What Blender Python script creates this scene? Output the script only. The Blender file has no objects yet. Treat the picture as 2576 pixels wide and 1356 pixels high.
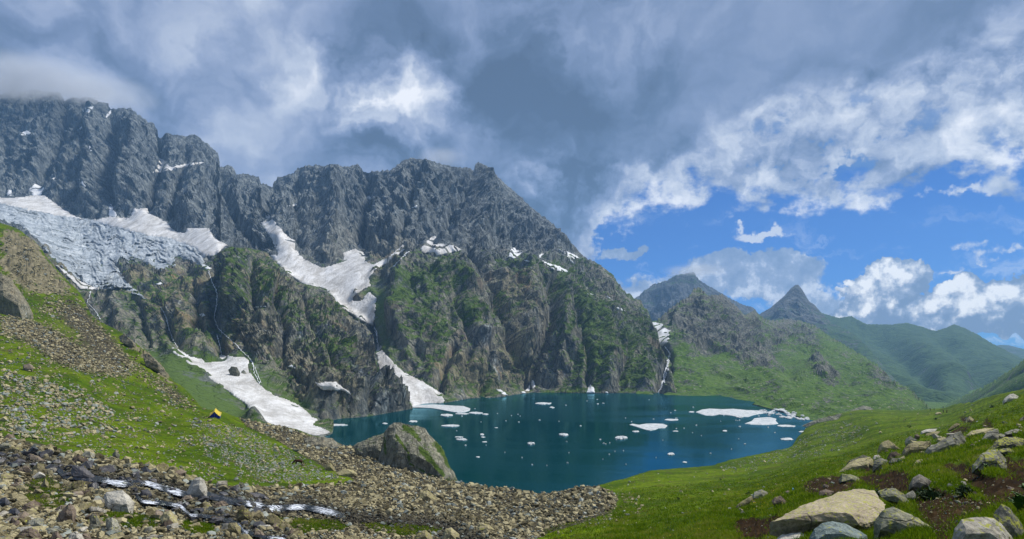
import bpy, bmesh, math, random
import numpy as np
from mathutils import Vector, Matrix
from mathutils.bvhtree import BVHTree

# ------------------------------------------------------------------ camera, sky, sun, exposure
sc = bpy.context.scene
COL = sc.collection
W, H, F, CX, HY = 2575.0, 1356.0, 1679.0, 1287.5, 900.0   # picture size used for reading positions; HY = horizon row
LAKE = -45.0                                               # metres below the eye
cam_d = bpy.data.cameras.new("camera")
cam = bpy.data.objects.new("camera", cam_d)
COL.objects.link(cam)
cam.rotation_euler = (math.radians(90), 0, 0)
cam_d.sensor_width = 36.0
cam_d.lens = F / W * 36.0
cam_d.shift_y = (HY - H / 2) / W
cam_d.clip_start = 0.3
cam_d.clip_end = 60000
sc.camera = cam
sc.view_settings.view_transform = 'Standard'
sc.view_settings.look = 'None'
sc.view_settings.exposure = 0.35
sc.view_settings.gamma = 1.0
sc.view_settings.use_curve_mapping = False
sc.cycles.use_denoising = True
sc.cycles.max_bounces = 6
sc.cycles.diffuse_bounces = 3
sc.cycles.glossy_bounces = 2
sc.cycles.transparent_max_bounces = 6
sc.cycles.volume_bounces = 1
sc.cycles.volume_max_steps = 96
sc.cycles.sample_clamp_indirect = 4.0

SUN_EL, SUN_AZ = 56.0, 68.0            # azimuth clockwise from straight ahead (+Y)
sd = bpy.data.lights.new("sun", 'SUN')
sd.energy = 4.0
sd.angle = math.radians(11)
sd.color = (1.0, 0.965, 0.91)
sun = bpy.data.objects.new("sun", sd)
COL.objects.link(sun)
_a, _e = math.radians(SUN_AZ), math.radians(SUN_EL)
sdir = Vector((math.sin(_a) * math.cos(_e), math.cos(_a) * math.cos(_e), math.sin(_e)))
sun.rotation_euler = sdir.to_track_quat('Z', 'Y').to_euler()
sun.location = (300, 200, 900)


class NB:
    """small node-building helper"""
    def __init__(self, tree):
        self.t = tree
        self.n = tree.nodes
        self.l = tree.links

    def put(self, sock, v):
        if isinstance(v, bpy.types.NodeSocket):
            self.l.new(v, sock)
        elif v is not None:
            if isinstance(v, (tuple, list)) and len(v) == 3 and sock.type == 'RGBA':
                v = (*v, 1.0)
            sock.default_value = v

    def math(self, op, a, b=None, c=None, clamp=False):
        n = self.n.new('ShaderNodeMath')
        n.operation = op
        n.use_clamp = clamp
        self.put(n.inputs[0], a)
        self.put(n.inputs[1], b)
        self.put(n.inputs[2], c)
        return n.outputs[0]

    def add(self, a, b): return self.math('ADD', a, b)
    def sub(self, a, b): return self.math('SUBTRACT', a, b)
    def mul(self, a, b): return self.math('MULTIPLY', a, b)

    def vec(self, op, a, b=None, s=None):
        n = self.n.new('ShaderNodeVectorMath')
        n.operation = op
        self.put(n.inputs[0], a)
        if b is not None:
            self.put(n.inputs[1], b)
        if s is not None:
            self.put(n.inputs['Scale'], s)
        return n.outputs['Value'] if op in ('LENGTH', 'DOT_PRODUCT', 'DISTANCE') else n.outputs['Vector']

    def noise(self, v, scale, detail=3.0, rough=0.55, dist=0.0, color=False, lac=2.0):
        n = self.n.new('ShaderNodeTexNoise')
        self.put(n.inputs['Vector'], v)
        self.put(n.inputs['Scale'], scale)
        n.inputs['Detail'].default_value = detail
        n.inputs['Roughness'].default_value = rough
        n.inputs['Lacunarity'].default_value = lac
        n.inputs['Distortion'].default_value = dist
        return n.outputs['Color'] if color else n.outputs['Fac']

    def voro(self, v, scale, feature='F1', out='Distance', rand=1.0):
        n = self.n.new('ShaderNodeTexVoronoi')
        n.feature = feature
        self.put(n.inputs['Vector'], v)
        n.inputs['Scale'].default_value = scale
        n.inputs['Randomness'].default_value = rand
        return n.outputs[out]

    def smooth(self, x, lo, hi, a=0.0, b=1.0, kind='SMOOTHSTEP'):
        n = self.n.new('ShaderNodeMapRange')
        n.interpolation_type = kind
        n.clamp = True if kind == 'LINEAR' else n.clamp
        self.put(n.inputs[0], x)
        n.inputs[1].default_value = lo
        n.inputs[2].default_value = hi
        n.inputs[3].default_value = a
        n.inputs[4].default_value = b
        return n.outputs[0]

    def mix(self, f, a, b, blend='MIX'):
        n = self.n.new('ShaderNodeMix')
        n.data_type = 'RGBA'
        n.blend_type = blend
        n.clamp_factor = True
        self.put(n.inputs[0], f)
        self.put(n.inputs[6], a)
        self.put(n.inputs[7], b)
        return n.outputs[2]

    def ramp(self, f, stops, interp='LINEAR'):
        n = self.n.new('ShaderNodeValToRGB')
        cr = n.color_ramp
        cr.interpolation = interp
        while len(cr.elements) < len(stops):
            cr.elements.new(0.5)
        for e, (p, c) in zip(cr.elements, stops):
            e.position = p
            e.color = (*c, 1.0)
        self.put(n.inputs[0], f)
        return n.outputs[0]

    def attr(self, name):
        n = self.n.new('ShaderNodeAttribute')
        n.attribute_name = name
        return n.outputs['Fac']

    def pos(self):
        return self.n.new('ShaderNodeNewGeometry').outputs['Position']

    def sep(self, v):
        n = self.n.new('ShaderNodeSeparateXYZ')
        self.put(n.inputs[0], v)
        return n.outputs

    def comb(self, x, y, z):
        n = self.n.new('ShaderNodeCombineXYZ')
        for s, v in zip(n.inputs, (x, y, z)):
            self.put(s, v)
        return n.outputs[0]

    def bump(self, h, strength, dist, normal=None):
        n = self.n.new('ShaderNodeBump')
        n.inputs['Strength'].default_value = strength
        n.inputs['Distance'].default_value = dist
        self.put(n.inputs['Height'], h)
        if normal is not None:
            self.put(n.inputs['Normal'], normal)
        return n.outputs[0]


def azel(px, py):
    """picture position -> azimuth, elevation in radians"""
    x, z = (px - CX) / F, (HY - py) / F
    return math.atan2(x, 1.0), math.atan2(z, math.hypot(x, 1.0))


def build_world():
    w = bpy.data.worlds.new("World")
    sc.world = w
    w.use_nodes = True
    t = w.node_tree
    t.nodes.clear()
    b = NB(t)
    out = t.nodes.new('ShaderNodeOutputWorld')
    d = t.nodes.new('ShaderNodeTexCoord').outputs['Generated']
    d = b.vec('NORMALIZE', d)
    x, y, z = b.sep(d)
    el = b.math('ARCSINE', z)
    # directions on a flat conformal map (stereographic), pole behind the viewer
    q = b.math('DIVIDE', 2.0, b.add(1.03, y))
    U = b.comb(b.mul(x, q), b.mul(z, q), 0.0)

    def st(px, py):
        v = Vector(((px - CX) / F, 1.0, (HY - py) / F)).normalized()
        k = 2.0 / (1.03 + v.y)
        return v.x * k, v.z * k, k / 2 * F * math.sqrt(1 + ((px - CX) / F) ** 2)

    def n2d(v, scale, detail, rough=0.55, color=False, dist=0.0):
        s_ = b.noise(v, scale, detail, rough, dist, color)
        s_.node.noise_dimensions = '2D'
        return s_

    def bgnode(colour):
        n = t.nodes.new('ShaderNodeBackground')
        b.put(n.inputs[0], colour)
        return n.outputs[0]

    def mixsh(fac, a, c):
        n = t.nodes.new('ShaderNodeMixShader')
        b.put(n.inputs[0], fac)
        t.links.new(a, n.inputs[1])
        t.links.new(c, n.inputs[2])
        return n.outputs[0]
    sky = t.nodes.new('ShaderNodeTexSky')
    sky.sky_type = 'NISHITA'
    sky.sun_disc = False
    sky.sun_elevation = math.radians(SUN_EL)
    sky.sun_rotation = math.radians(SUN_AZ)
    sky.altitude = 3500
    sky.air_density = 1.0
    sky.dust_density = 0.4
    sky.ozone_density = 2.5
    blue = b.vec('MULTIPLY', sky.outputs[0], (0.013, 0.042, 0.084))
    n1 = b.vec('SUBTRACT', n2d(U, 5.0, 2, 0.55, True), (0.5, 0.5, 0.5))
    n2 = b.vec('SUBTRACT', n2d(U, 22.0, 4, 0.60, True), (0.5, 0.5, 0.5))
    P = b.vec('ADD', U, b.vec('MULTIPLY', n1, (0.06, 0.04, 0.0)))
    P = b.vec('ADD', P, b.vec('MULTIPLY', n2, (0.06, 0.045, 0.0)))
    pu_, pv_, _ = b.sep(P)

    def total(lst, base=P, rad=1.0):
        """sum of soft ellipses given by picture position, radii and weight"""
        s = None
        for (px, py, rx, ry, k) in lst:
            u0, v0, sc_ = st(px, py)
            sc_ /= rad
            m = t.nodes.new('ShaderNodeVectorMath')
            m.operation = 'MULTIPLY_ADD'
            b.put(m.inputs[0], base)
            m.inputs[1].default_value = (sc_ / rx, sc_ / ry, 0)
            m.inputs[2].default_value = (-u0 * sc_ / rx, -v0 * sc_ / ry, 0)
            q_ = b.vec('DOT_PRODUCT', m.outputs[0], m.outputs[0])
            e = b.math('MULTIPLY_ADD', q_, -1.0, 1.0)
            e = b.math('MAXIMUM', e, 0.0)
            v = b.math('MULTIPLY', b.math('MULTIPLY', e, e), k)
            s = v if s is None else b.add(s, v)
        return s

    # ================= the clear part with its low clouds
    col = b.mix(b.smooth(el, -0.02, 0.20, 0.55, 0.0), blue, (0.15, 0.31, 0.58))
    puff = n2d(U, 36.0, 6, 0.62)
    wn = n2d(b.vec('MULTIPLY', P, (1.0, 3.4, 0.0)), 11.0, 5, 0.62)
    wm = b.mul(b.smooth(wn, 0.54, 0.72), b.smooth(el, 0.0, 0.26, 0.6, 0.04))
    col = b.mix(wm, col, (0.62, 0.69, 0.83))
    low = total([(1560, 725, 120, 50, 0.7), (1660, 745, 140, 45, 0.45), (1800, 690, 150, 55, 0.8), (1930, 670, 170, 48, 0.8), (2010, 660, 90, 42, 0.5),
                 (1890, 705, 170, 60, 0.8), (2050, 705, 120, 45, 0.35), (2040, 755, 150, 50, 0.55), (1572, 632, 78, 24, 1.0), (1610, 615, 40, 22, 0.6),
                 (2110, 775, 160, 45, 0.55)], P, 0.62)
    la = b.smooth(b.add(low, b.add(b.mul(b.sub(puff, 0.5), 0.8), b.mul(b.sub(wn, 0.5), 0.7))), 0.34, 0.62)
    lc = b.ramp(b.add(b.mul(b.sub(puff, 0.5), 2.4), b.smooth(el, 0.06, 0.15, 0.62, 0.25)),
                [(0.0, (0.20, 0.27, 0.40)), (0.45, (0.29, 0.36, 0.49)), (0.85, (0.62, 0.67, 0.75))])
    col = b.mix(b.mul(la, 0.92), col, lc)
    towers = [(2225, 735, 95, 80), (2262, 705, 60, 56), (2180, 768, 90, 55), (2120, 800, 150, 40), (2400, 765, 70, 75), (2415, 728, 46, 42),
              (2330, 800, 120, 46), (2480, 745, 110, 56), (2560, 745, 120, 66), (2530, 800, 180, 80), (2420, 820, 150, 50), (2680, 760, 200, 110), (2250, 805, 110, 44)]
    body = total([(a_, b_, c_, d_, 1.0) for a_, b_, c_, d_ in towers], P, 0.72)
    crown = total([(a_ - c_ * 0.15, b_ - d_ * 0.40, c_ * 0.9, d_ * 0.75, 0.62) for a_, b_, c_, d_ in towers[:10]], P, 0.72)
    hp = t.nodes.new('ShaderNodeTexVoronoi')
    hp.voronoi_dimensions = '2D'
    hp.feature = 'F1'
    b.put(hp.inputs['Vector'], b.vec('ADD', U, b.vec('SCALE', n2, s=0.05)))
    hp.inputs['Scale'].default_value = 36.0
    heap = hp.outputs['Distance']
    pf2 = n2d(U, 95.0, 3, 0.6)
    ca = b.smooth(b.add(body, b.add(b.mul(b.sub(puff, 0.5), 1.0), b.mul(b.sub(0.42, heap), 0.35))), 0.40, 0.475)
    cl = b.add(b.add(-0.06, b.mul(crown, 0.72)), b.add(b.mul(b.sub(puff, 0.5), 1.5), b.mul(b.sub(0.42, heap), 1.0)))
    cl = b.add(cl, b.mul(b.sub(pf2, 0.5), 0.9))
    cc = b.ramp(cl, [(0.0, (0.17, 0.235, 0.36)), (0.3, (0.27, 0.335, 0.46)), (0.55, (0.54, 0.58, 0.65)), (0.85, (0.92, 0.92, 0.91))])
    col = b.mix(ca, col, cc)
    scraps = total([(1893, 606, 76, 20, 0.75), (1925, 600, 50, 13, 0.4), (1862, 581, 18, 10, 0.7), (2440, 632, 80, 20, 0.62), (2545, 628, 44, 20, 0.6),
                    (2470, 655, 34, 14, 0.5), (2480, 488, 56, 28, 0.55), (2380, 498, 80, 16, 0.5), (2200, 521, 95, 13, 0.55), (2560, 590, 60, 13, 0.4), (2390, 690, 60, 12, 0.5)], P, 0.72)
    sa = b.smooth(b.add(scraps, b.add(b.mul(b.sub(pf2, 0.5), 0.7), b.mul(b.sub(wn, 0.5), 0.9))), 0.26, 0.72)
    col = b.mix(b.mul(sa, 0.85), col, (0.66, 0.69, 0.74))
    clear = bgnode(col)

    # ================= the overcast deck
    fc = t.nodes.new('ShaderNodeFloatCurve')
    edge = [(-400, 1500), (900, 1450), (1330, 960), (1400, 730), (1480, 700), (1515, 640), (1518, 560), (1555, 512), (1680, 496), (1800, 510), (1950, 526), (2080, 520),
            (2200, 492), (2330, 468), (2440, 444), (2575, 430), (2900, 430), (3600, 470)]
    cu = fc.mapping.curves[0]
    pts = []
    for px, py in edge:
        u0, v0, _s = st(px, py)
        pts.append(((u0 + 2.0) / 4.0, (v0 + 1.0) / 2.5))
    pts = [(0.0, pts[0][1])] + pts + [(1.0, pts[-1][1])]
    cu.points[0].location = pts[0]
    cu.points[1].location = pts[-1]
    for p in pts[1:-1]:
        cu.points.new(*p)
    for p in cu.points:
        p.handle_type = 'VECTOR'
    fc.mapping.update()
    b.put(fc.inputs['Value'], b.math('MULTIPLY_ADD', pu_, 0.25, 0.5))
    f = b.sub(pv_, b.math('MULTIPLY_ADD', fc.outputs[0], 2.5, -1.0))
    rag = n2d(b.vec('MULTIPLY', U, (1.0, 1.4, 0.0)), 15.0, 6, 0.58)
    da = b.smooth(b.add(f, b.mul(b.sub(rag, 0.5), 0.17)), -0.016, 0.022)
    deck_uv = b.vec('ADD', b.vec('MULTIPLY', U, (1.0, 1.25, 0.0)), b.vec('SCALE', n1, s=0.18))
    big = n2d(b.vec('ADD', deck_uv, (3.7, 1.9, 0.0)), 2.6, 4, 0.52)
    mid = n2d(b.vec('ADD', deck_uv, b.vec('SCALE', n2, s=0.06)), 7.5, 4, 0.50)
    dap = n2d(P, 24.0, 4, 0.52)
    tone = b.add(b.mul(b.sub(big, 0.5), 1.35), b.mul(b.sub(mid, 0.5), 1.25))
    lights = total([(890, 215, 130, 85, 0.75), (1010, 205, 140, 95, 0.55), (1030, 310, 115, 125, 0.9), (950, 310, 110, 70, 0.4), (640, 40, 230, 130, 0.22),
                    (260, 40, 240, 170, 0.12), (760, 130, 90, 70, 0.3), (1570, 110, 150, 110, 0.30), (1330, 130, 130, 80, 0.22), (1250, 40, 150, 60, 0.15), (1450, 160, 220, 160, 0.2), (570, 390, 330, 150, 0.35),
                    (1290, 400, 140, 60, 0.4), (340, 120, 300, 160, 0.18), (2560, 130, 140, 200, 0.3), (80, 150, 330, 120, 0.18)])
    darks = total([(1190, 290, 190, 170, 0.36), (1320, 490, 130, 90, 0.42), (930, 300, 80, 45, 0.2), (640, 260, 320, 200, 0.16), (1180, 70, 320, 150, 0.12), (1900, 130, 700, 180, 0.12),
                   (2250, 40, 540, 130, 0.14), (1560, 290, 180, 90, 0.14), (1800, 360, 330, 130, 0.12), (250, 250, 320, 120, 0.1), (60, 60, 190, 110, 0.16)])
    white = total([(1420, 505, 160, 90, 0.55), (1440, 595, 140, 120, 0.70), (1560, 485, 210, 60, 0.42), (1720, 490, 200, 55, 0.35), (1870, 465, 220, 80, 0.45), (1960, 400, 240, 120, 0.42),
                   (2130, 420, 240, 120, 0.42), (2230, 310, 270, 130, 0.32), (2400, 400, 340, 130, 0.32), (2480, 260, 260, 130, 0.40), (2600, 330, 260, 220, 0.18), (2560, 120, 160, 140, 0.3), (2350, 250, 240, 100, 0.25), (2060, 300, 160, 60, 0.2),
                   (1970, 510, 260, 55, 0.42), (1500, 660, 120, 70, 0.6)])
    white = b.math('MINIMUM', b.mul(white, 0.74), 0.60)
    wl = b.mul(white, b.math('MULTIPLY_ADD', dap, 2.2, -0.50))
    wl = b.add(wl, b.mul(b.smooth(white, 0.08, 0.4), b.add(b.mul(b.sub(rag, 0.5), 1.0), b.mul(b.sub(mid, 0.5), 0.9))))
    tone = b.add(b.add(0.45, b.mul(tone, 0.56)), b.add(b.mul(lights, b.math('MULTIPLY_ADD', mid, 1.9, -0.48)), b.sub(wl, darks)))
    dc = b.ramp(b.mul(tone, 0.74), [(0.0, (0.070, 0.105, 0.170)), (0.15, (0.104, 0.152, 0.248)), (0.30, (0.172, 0.228, 0.358)), (0.45, (0.270, 0.325, 0.460)),
                       (0.65, (0.45, 0.50, 0.60)), (0.98, (0.80, 0.81, 0.84))])
    holes = b.mul(b.smooth(white, 0.25, 0.5), b.smooth(b.add(b.mul(rag, 0.7), b.mul(dap, 0.3)), 0.46, 0.36))
    holes = b.mul(holes, total([(2170, 390, 240, 110, 1.0), (1990, 430, 170, 70, 0.9), (2400, 480, 240, 50, 0.9)]))
    dc = b.mix(b.math('MULTIPLY', holes, 1.2, clamp=True), dc, (0.085, 0.19, 0.44))
    deck = bgnode(dc)
    t.links.new(mixsh(da, clear, deck), out.inputs[0])
    w.cycles.sampling_method = 'NONE'


build_world()
# ------------------------------------------------------------------ numeric helpers
rs = np.random.RandomState(7)
_PERM = rs.permutation(256).astype(np.int32)
_PERM = np.concatenate([_PERM, _PERM, _PERM])
_G = rs.normal(size=(256, 3)).astype(np.float32)
_G /= np.linalg.norm(_G, axis=1, keepdims=True)


def pn(p):
    """gradient noise, about -0.7..0.7"""
    p = np.asarray(p, np.float32)
    fl = np.floor(p)
    f = p - fl
    i = fl.astype(np.int32) & 255
    u = f * f * f * (f * (f * 6 - 15) + 10)
    res = 0
    for dx in (0, 1):
        wx = u[:, 0] if dx else 1 - u[:, 0]
        ax = _PERM[(i[:, 0] + dx) & 255]
        for dy in (0, 1):
            wy = wx * (u[:, 1] if dy else 1 - u[:, 1])
            ay = _PERM[ax + ((i[:, 1] + dy) & 255)]
            for dz in (0, 1):
                wz = wy * (u[:, 2] if dz else 1 - u[:, 2])
                g = _G[_PERM[ay + ((i[:, 2] + dz) & 255)]]
                res = res + wz * (g[:, 0] * (f[:, 0] - dx) + g[:, 1] * (f[:, 1] - dy) + g[:, 2] * (f[:, 2] - dz))
    return res


def fbm(p, octs=4, gain=0.5, lac=2.03):
    a, s, q = 1.0, 0.0, np.asarray(p, np.float32)
    for k in range(octs):
        s = s + a * pn(q + 13.7 * k)
        q = q * lac
        a *= gain
    return s


def ridged(p, octs=4, gain=0.55, lac=2.1):
    a, s, q, wgt = 1.0, 0.0, np.asarray(p, np.float32), 1.0
    for k in range(octs):
        r = 1.0 - np.abs(pn(q + 7.3 * k)) * 2.2
        r = np.clip(r, 0, 1) ** 2
        s = s + a * r * wgt
        wgt = np.clip(r * 1.3, 0.25, 1)
        q = q * lac
        a *= gain
    return s


def interp(pts):
    a = np.array(sorted(pts), float)
    return lambda x: np.interp(x, a[:, 0], a[:, 1])


class Rbf:
    """thin-plate surface through (px, py, distance) points; returns distance"""
    def __init__(self, pts, smooth=1e-4):
        a = np.array(pts, float)
        self.c = a[:, :2] / 1000.0
        n = len(a)
        K = self.k(self.c, self.c) + np.eye(n) * smooth
        Pm = np.hstack([np.ones((n, 1)), self.c])
        A = np.block([[K, Pm], [Pm.T, np.zeros((3, 3))]])
        self.w = np.linalg.solve(A, np.concatenate([np.log(a[:, 2]), np.zeros(3)]))

    @staticmethod
    def k(a, b):
        d2 = ((a[:, None, :] - b[None]) ** 2).sum(-1)
        return d2 * np.log(d2 + 1e-9) * 0.5

    def __call__(self, x, y):
        q = np.stack([np.ravel(x), np.ravel(y)], 1) / 1000.0
        o = np.empty(len(q))
        for i in range(0, len(q), 60000):
            s = q[i:i + 60000]
            o[i:i + 60000] = self.k(s, self.c) @ self.w[:-3] + self.w[-3] + s @ self.w[-2:]
        return np.exp(o).reshape(np.shape(x))


def world(px, py, d):
    return np.stack([(px - CX) / F * d, d, (HY - py) / F * d], -1)


def project(p):
    p = np.asarray(p)
    return CX + F * p[..., 0] / p[..., 1], HY - F * p[..., 2] / p[..., 1]


def inside(px, py, poly):
    x, y = np.ravel(px), np.ravel(py)
    c = np.zeros(len(x), bool)
    n = len(poly)
    for i in range(n):
        x0, y0 = poly[i]
        x1, y1 = poly[(i + 1) % n]
        if y0 == y1:
            continue
        m = ((y0 > y) != (y1 > y)) & (x < (x1 - x0) * (y - y0) / (y1 - y0) + x0)
        c ^= m
    return c.reshape(np.shape(px))


def dist_line(px, py, line):
    d = np.full(np.shape(px), 1e9)
    for (x0, y0), (x1, y1) in zip(line[:-1], line[1:]):
        vx, vy = x1 - x0, y1 - y0
        t = np.clip(((px - x0) * vx + (py - y0) * vy) / (vx * vx + vy * vy + 1e-9), 0, 1)
        d = np.minimum(d, np.hypot(px - x0 - t * vx, py - y0 - t * vy))
    return d


def blur(a, r, it=2):
    a = a.astype(np.float64)
    for _ in range(it):
        for ax in (0, 1):
            p = np.pad(a, [(r + 1, r) if k == ax else (0, 0) for k in (0, 1)], mode='edge')
            cs = np.cumsum(p, axis=ax)
            n = a.shape[ax]
            hi = np.take(cs, range(2 * r + 1, 2 * r + 1 + n), axis=ax)
            lo = np.take(cs, range(0, n), axis=ax)
            a = (hi - lo) / (2 * r + 1)
    return a


def soft(px, py, polys, r):
    m = np.zeros(px.shape)
    for p in polys:
        m = np.maximum(m, inside(px, py, p))
    return blur(m, r)


def mesh_obj(name, verts, faces, mat=None, parent=None, smooth=False, attrs=None, mats=None, midx=None):
    me = bpy.data.meshes.new(name)
    verts = np.asarray(verts, np.float32).reshape(-1, 3)
    faces = np.asarray(faces, np.int32)
    k = faces.shape[1]
    me.vertices.add(len(verts))
    me.vertices.foreach_set('co', verts.ravel())
    me.loops.add(faces.size)
    me.loops.foreach_set('vertex_index', faces.ravel())
    me.polygons.add(len(faces))
    me.polygons.foreach_set('loop_start', np.arange(0, faces.size, k, dtype=np.int32))
    me.polygons.foreach_set('loop_total', np.full(len(faces), k, np.int32))
    me.polygons.foreach_set('use_smooth', np.full(len(faces), smooth, bool))
    me.update(calc_edges=True)
    for an, av in (attrs or {}).items():
        at = me.attributes.new(an, 'FLOAT', 'POINT')
        at.data.foreach_set('value', np.asarray(av, np.float32).ravel())
    for m in (mats or [mat]):
        if m is not None:
            me.materials.append(m)
    if midx is not None:
        me.polygons.foreach_set('material_index', np.asarray(midx, np.int32))
    o = bpy.data.objects.new(name, me)
    COL.objects.link(o)
    if parent is not None:
        o.parent = parent
    return o


def grid_faces(r, c):
    i = np.arange(r * c).reshape(r, c)
    return np.stack([i[:-1, :-1], i[:-1, 1:], i[1:, 1:], i[1:, :-1]], -1).reshape(-1, 4)


def tag(o, label=None, cat=None, group=None, kind=None):
    if label:
        o['label'] = label
    if cat:
        o['category'] = cat
    if group:
        o['group'] = group
    if kind:
        o['kind'] = kind
    return o


def normals(P):
    du = np.gradient(P, axis=1)
    dv = np.gradient(P, axis=0)
    n = np.cross(du, dv)
    n /= np.linalg.norm(n, axis=-1, keepdims=True) + 1e-9
    return n


def loft(xs, crest, base, rows, rbf, back=None, pw=1.0):
    """grid over the picture columns xs, from the foot (row 0) to the crest, then down the far side"""
    t = (np.linspace(0, 1, rows) ** pw)[:, None]
    cy, by = crest(xs)[None], base(xs)[None]
    PX = np.broadcast_to(xs[None], (rows, len(xs))).copy()
    PY = by + (cy - by) * t
    Dd = rbf(PX, PY)
    P = world(PX, PY, Dd)
    fade = np.broadcast_to(t, PX.shape).copy()
    if back:
        ext = []
        for (dy, dz) in back:
            top = P[-1]
            k = (top[:, 1] + dy) / top[:, 1]
            ext.append(np.stack([top[:, 0] * k, top[:, 1] + dy, top[:, 2] - dz], -1))
        P = np.concatenate([P, np.array(ext)], 0)
        nb = len(back)
        PX = np.concatenate([PX, np.repeat(PX[-1:], nb, 0)], 0)
        PY = np.concatenate([PY, np.repeat(PY[-1:], nb, 0)], 0)
        fade = np.concatenate([fade, np.full((nb, len(xs)), 1.0)], 0)
    return P, PX, PY, fade


def bvh_of(o):
    me = o.data
    v = np.empty(len(me.vertices) * 3, np.float32)
    me.vertices.foreach_get('co', v)
    f = np.empty(len(me.loops), np.int32)
    me.loops.foreach_get('vertex_index', f)
    k = me.polygons[0].loop_total
    return BVHTree.FromPolygons(v.reshape(-1, 3).tolist(), f.reshape(-1, k).tolist())


def ray(px, py, trees):
    d = Vector(((px - CX) / F, 1.0, (HY - py) / F)).normalized()
    best = None
    for t in trees:
        loc, nor, _, dist = t.ray_cast(Vector((0, 0, 0)), d)
        if loc is not None and (best is None or dist < best[2]):
            best = (loc, nor, dist)
    return best


# ------------------------------------------------------------------ materials of the land
def material(name):
    m = bpy.data.materials.new(name)
    m.use_nodes = True
    m.node_tree.nodes.clear()
    b = NB(m.node_tree)
    out = b.n.new('ShaderNodeOutputMaterial')
    bs = b.n.new('ShaderNodeBsdfPrincipled')
    b.l.new(bs.outputs[0], out.inputs[0])
    bs.inputs['Roughness'].default_value = 0.9
    bs.inputs['Specular IOR Level'].default_value = 0.2
    return m, b, bs


def rock_mat(name, dark, mid_, light, tan_, rust, green, scale=1.0, bump_d=2.0, vegthr=(0.42, 0.62), speck=False):
    m, b, bs = material(name)
    p = b.pos()
    q = b.vec('MULTIPLY', p, (1.0, 1.0, 0.42))
    w1 = b.noise(q, 0.012 * scale, 5, 0.62, 0.6)
    w2 = b.noise(b.vec('MULTIPLY', p, (1.0, 1.0, 0.30)), 0.085 * scale, 5, 0.68, 0.3)
    crack = b.voro(b.vec('ADD', b.vec('MULTIPLY', p, (1.0, 0.6, 0.34)), b.vec('SCALE', b.noise(p, 0.05 * scale, 2, color=True), s=14.0 / scale)), 0.075 * scale, 'DISTANCE_TO_EDGE')
    cr = b.smooth(crack, 0.0, 0.09)
    v = b.add(b.mul(w2, 0.75), b.mul(w1, 0.35))
    col = b.ramp(v, [(0.40, dark), (0.53, mid_), (0.66, light)])
    lite = b.noise(b.vec('MULTIPLY', p, (1.0, 0.5, 0.22)), 0.16 * scale, 4, 0.7, 0.3)
    col = b.mix(b.mul(b.smooth(lite, 0.53, 0.66), b.math('MULTIPLY', b.attr('tan'), 1.0, clamp=True)), col, tuple(min(0.5, c * 1.55) for c in light))
    crack2 = b.voro(b.vec('ADD', b.vec('MULTIPLY', p, (1.0, 0.7, 0.45)), b.vec('SCALE', b.noise(p, 0.16 * scale, 2, color=True), s=5.0 / scale)), 0.23 * scale, 'DISTANCE_TO_EDGE')
    cr2 = b.smooth(crack2, 0.0, 0.13)
    tn = b.mul(b.attr('tan'), b.smooth(b.add(w1, b.mul(w2, 0.4)), 0.50, 0.78))
    tcol = b.mix(b.smooth(b.noise(q, 0.03 * scale, 3), 0.55, 0.7), tan_, rust)
    tcol = b.mix(1.0, tcol, b.ramp(w2, [(0.3, (0.45, 0.45, 0.45)), (0.7, (1.15, 1.15, 1.15))]), 'MULTIPLY')
    col = b.mix(tn, col, tcol)
    col = b.mix(b.mul(b.sub(1.0, cr), 0.6), col, dark)
    col = b.mix(b.mul(b.sub(1.0, cr2), 0.5), col, dark)
    # plants on ledges
    gz = b.sep(b.n.new('ShaderNodeNewGeometry').outputs['Normal'])[2]
    gn = b.add(b.mul(b.noise(p, 0.020 * scale, 4, 0.6), 0.42), b.mul(b.noise(b.vec('MULTIPLY', p, (1.0, 1.0, 1.5)), 0.11 * scale, 6, 0.75), 0.58))
    gfac = b.add(b.add(b.mul(b.attr('veg'), 0.56), b.mul(b.sub(gn, 0.5), 2.3)), b.mul(b.sub(gz, 0.42), 0.42))
    gf = b.smooth(gfac, *vegthr)
    gcol = b.mix(b.smooth(b.noise(p, 0.11 * scale, 4, 0.7), 0.38, 0.62), green[0], green[1])
    col = b.mix(gf, col, gcol)
    # scree
    scn = b.noise(p, 0.35 * scale, 4, 0.75)
    scol = b.ramp(scn, [(0.3, (0.06, 0.075, 0.072)), (0.55, (0.115, 0.13, 0.12)), (0.75, (0.21, 0.22, 0.20))])
    scol = b.mix(b.mul(b.smooth(b.add(gn, b.mul(b.attr('veg'), 0.25)), 0.55, 0.66), 0.9), scol, green[1])
    col = b.mix(b.attr('scree'), col, scol)
    if speck:
        vd = b.n.new('ShaderNodeTexVoronoi')
        b.put(vd.inputs['Vector'], p)
        vd.inputs['Scale'].default_value = 0.16
        keep = b.smooth(b.add(b.sep(vd.outputs['Color'])[0], b.mul(b.sub(gn, 0.5), 1.2)), 0.70, 0.74)
        dot = b.mul(b.smooth(vd.outputs['Distance'], 0.26, 0.16), keep)
        col = b.mix(dot, col, (0.24, 0.225, 0.185))
    b.put(bs.inputs['Base Color'], col)
    hgt = b.add(b.mul(w2, 1.0), b.add(b.mul(cr, 0.3), b.mul(b.noise(p, 0.4 * scale, 4, 0.7), 0.4)))
    b.put(bs.inputs['Normal'], b.bump(hgt, 0.9, bump_d / scale))
    return m


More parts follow.
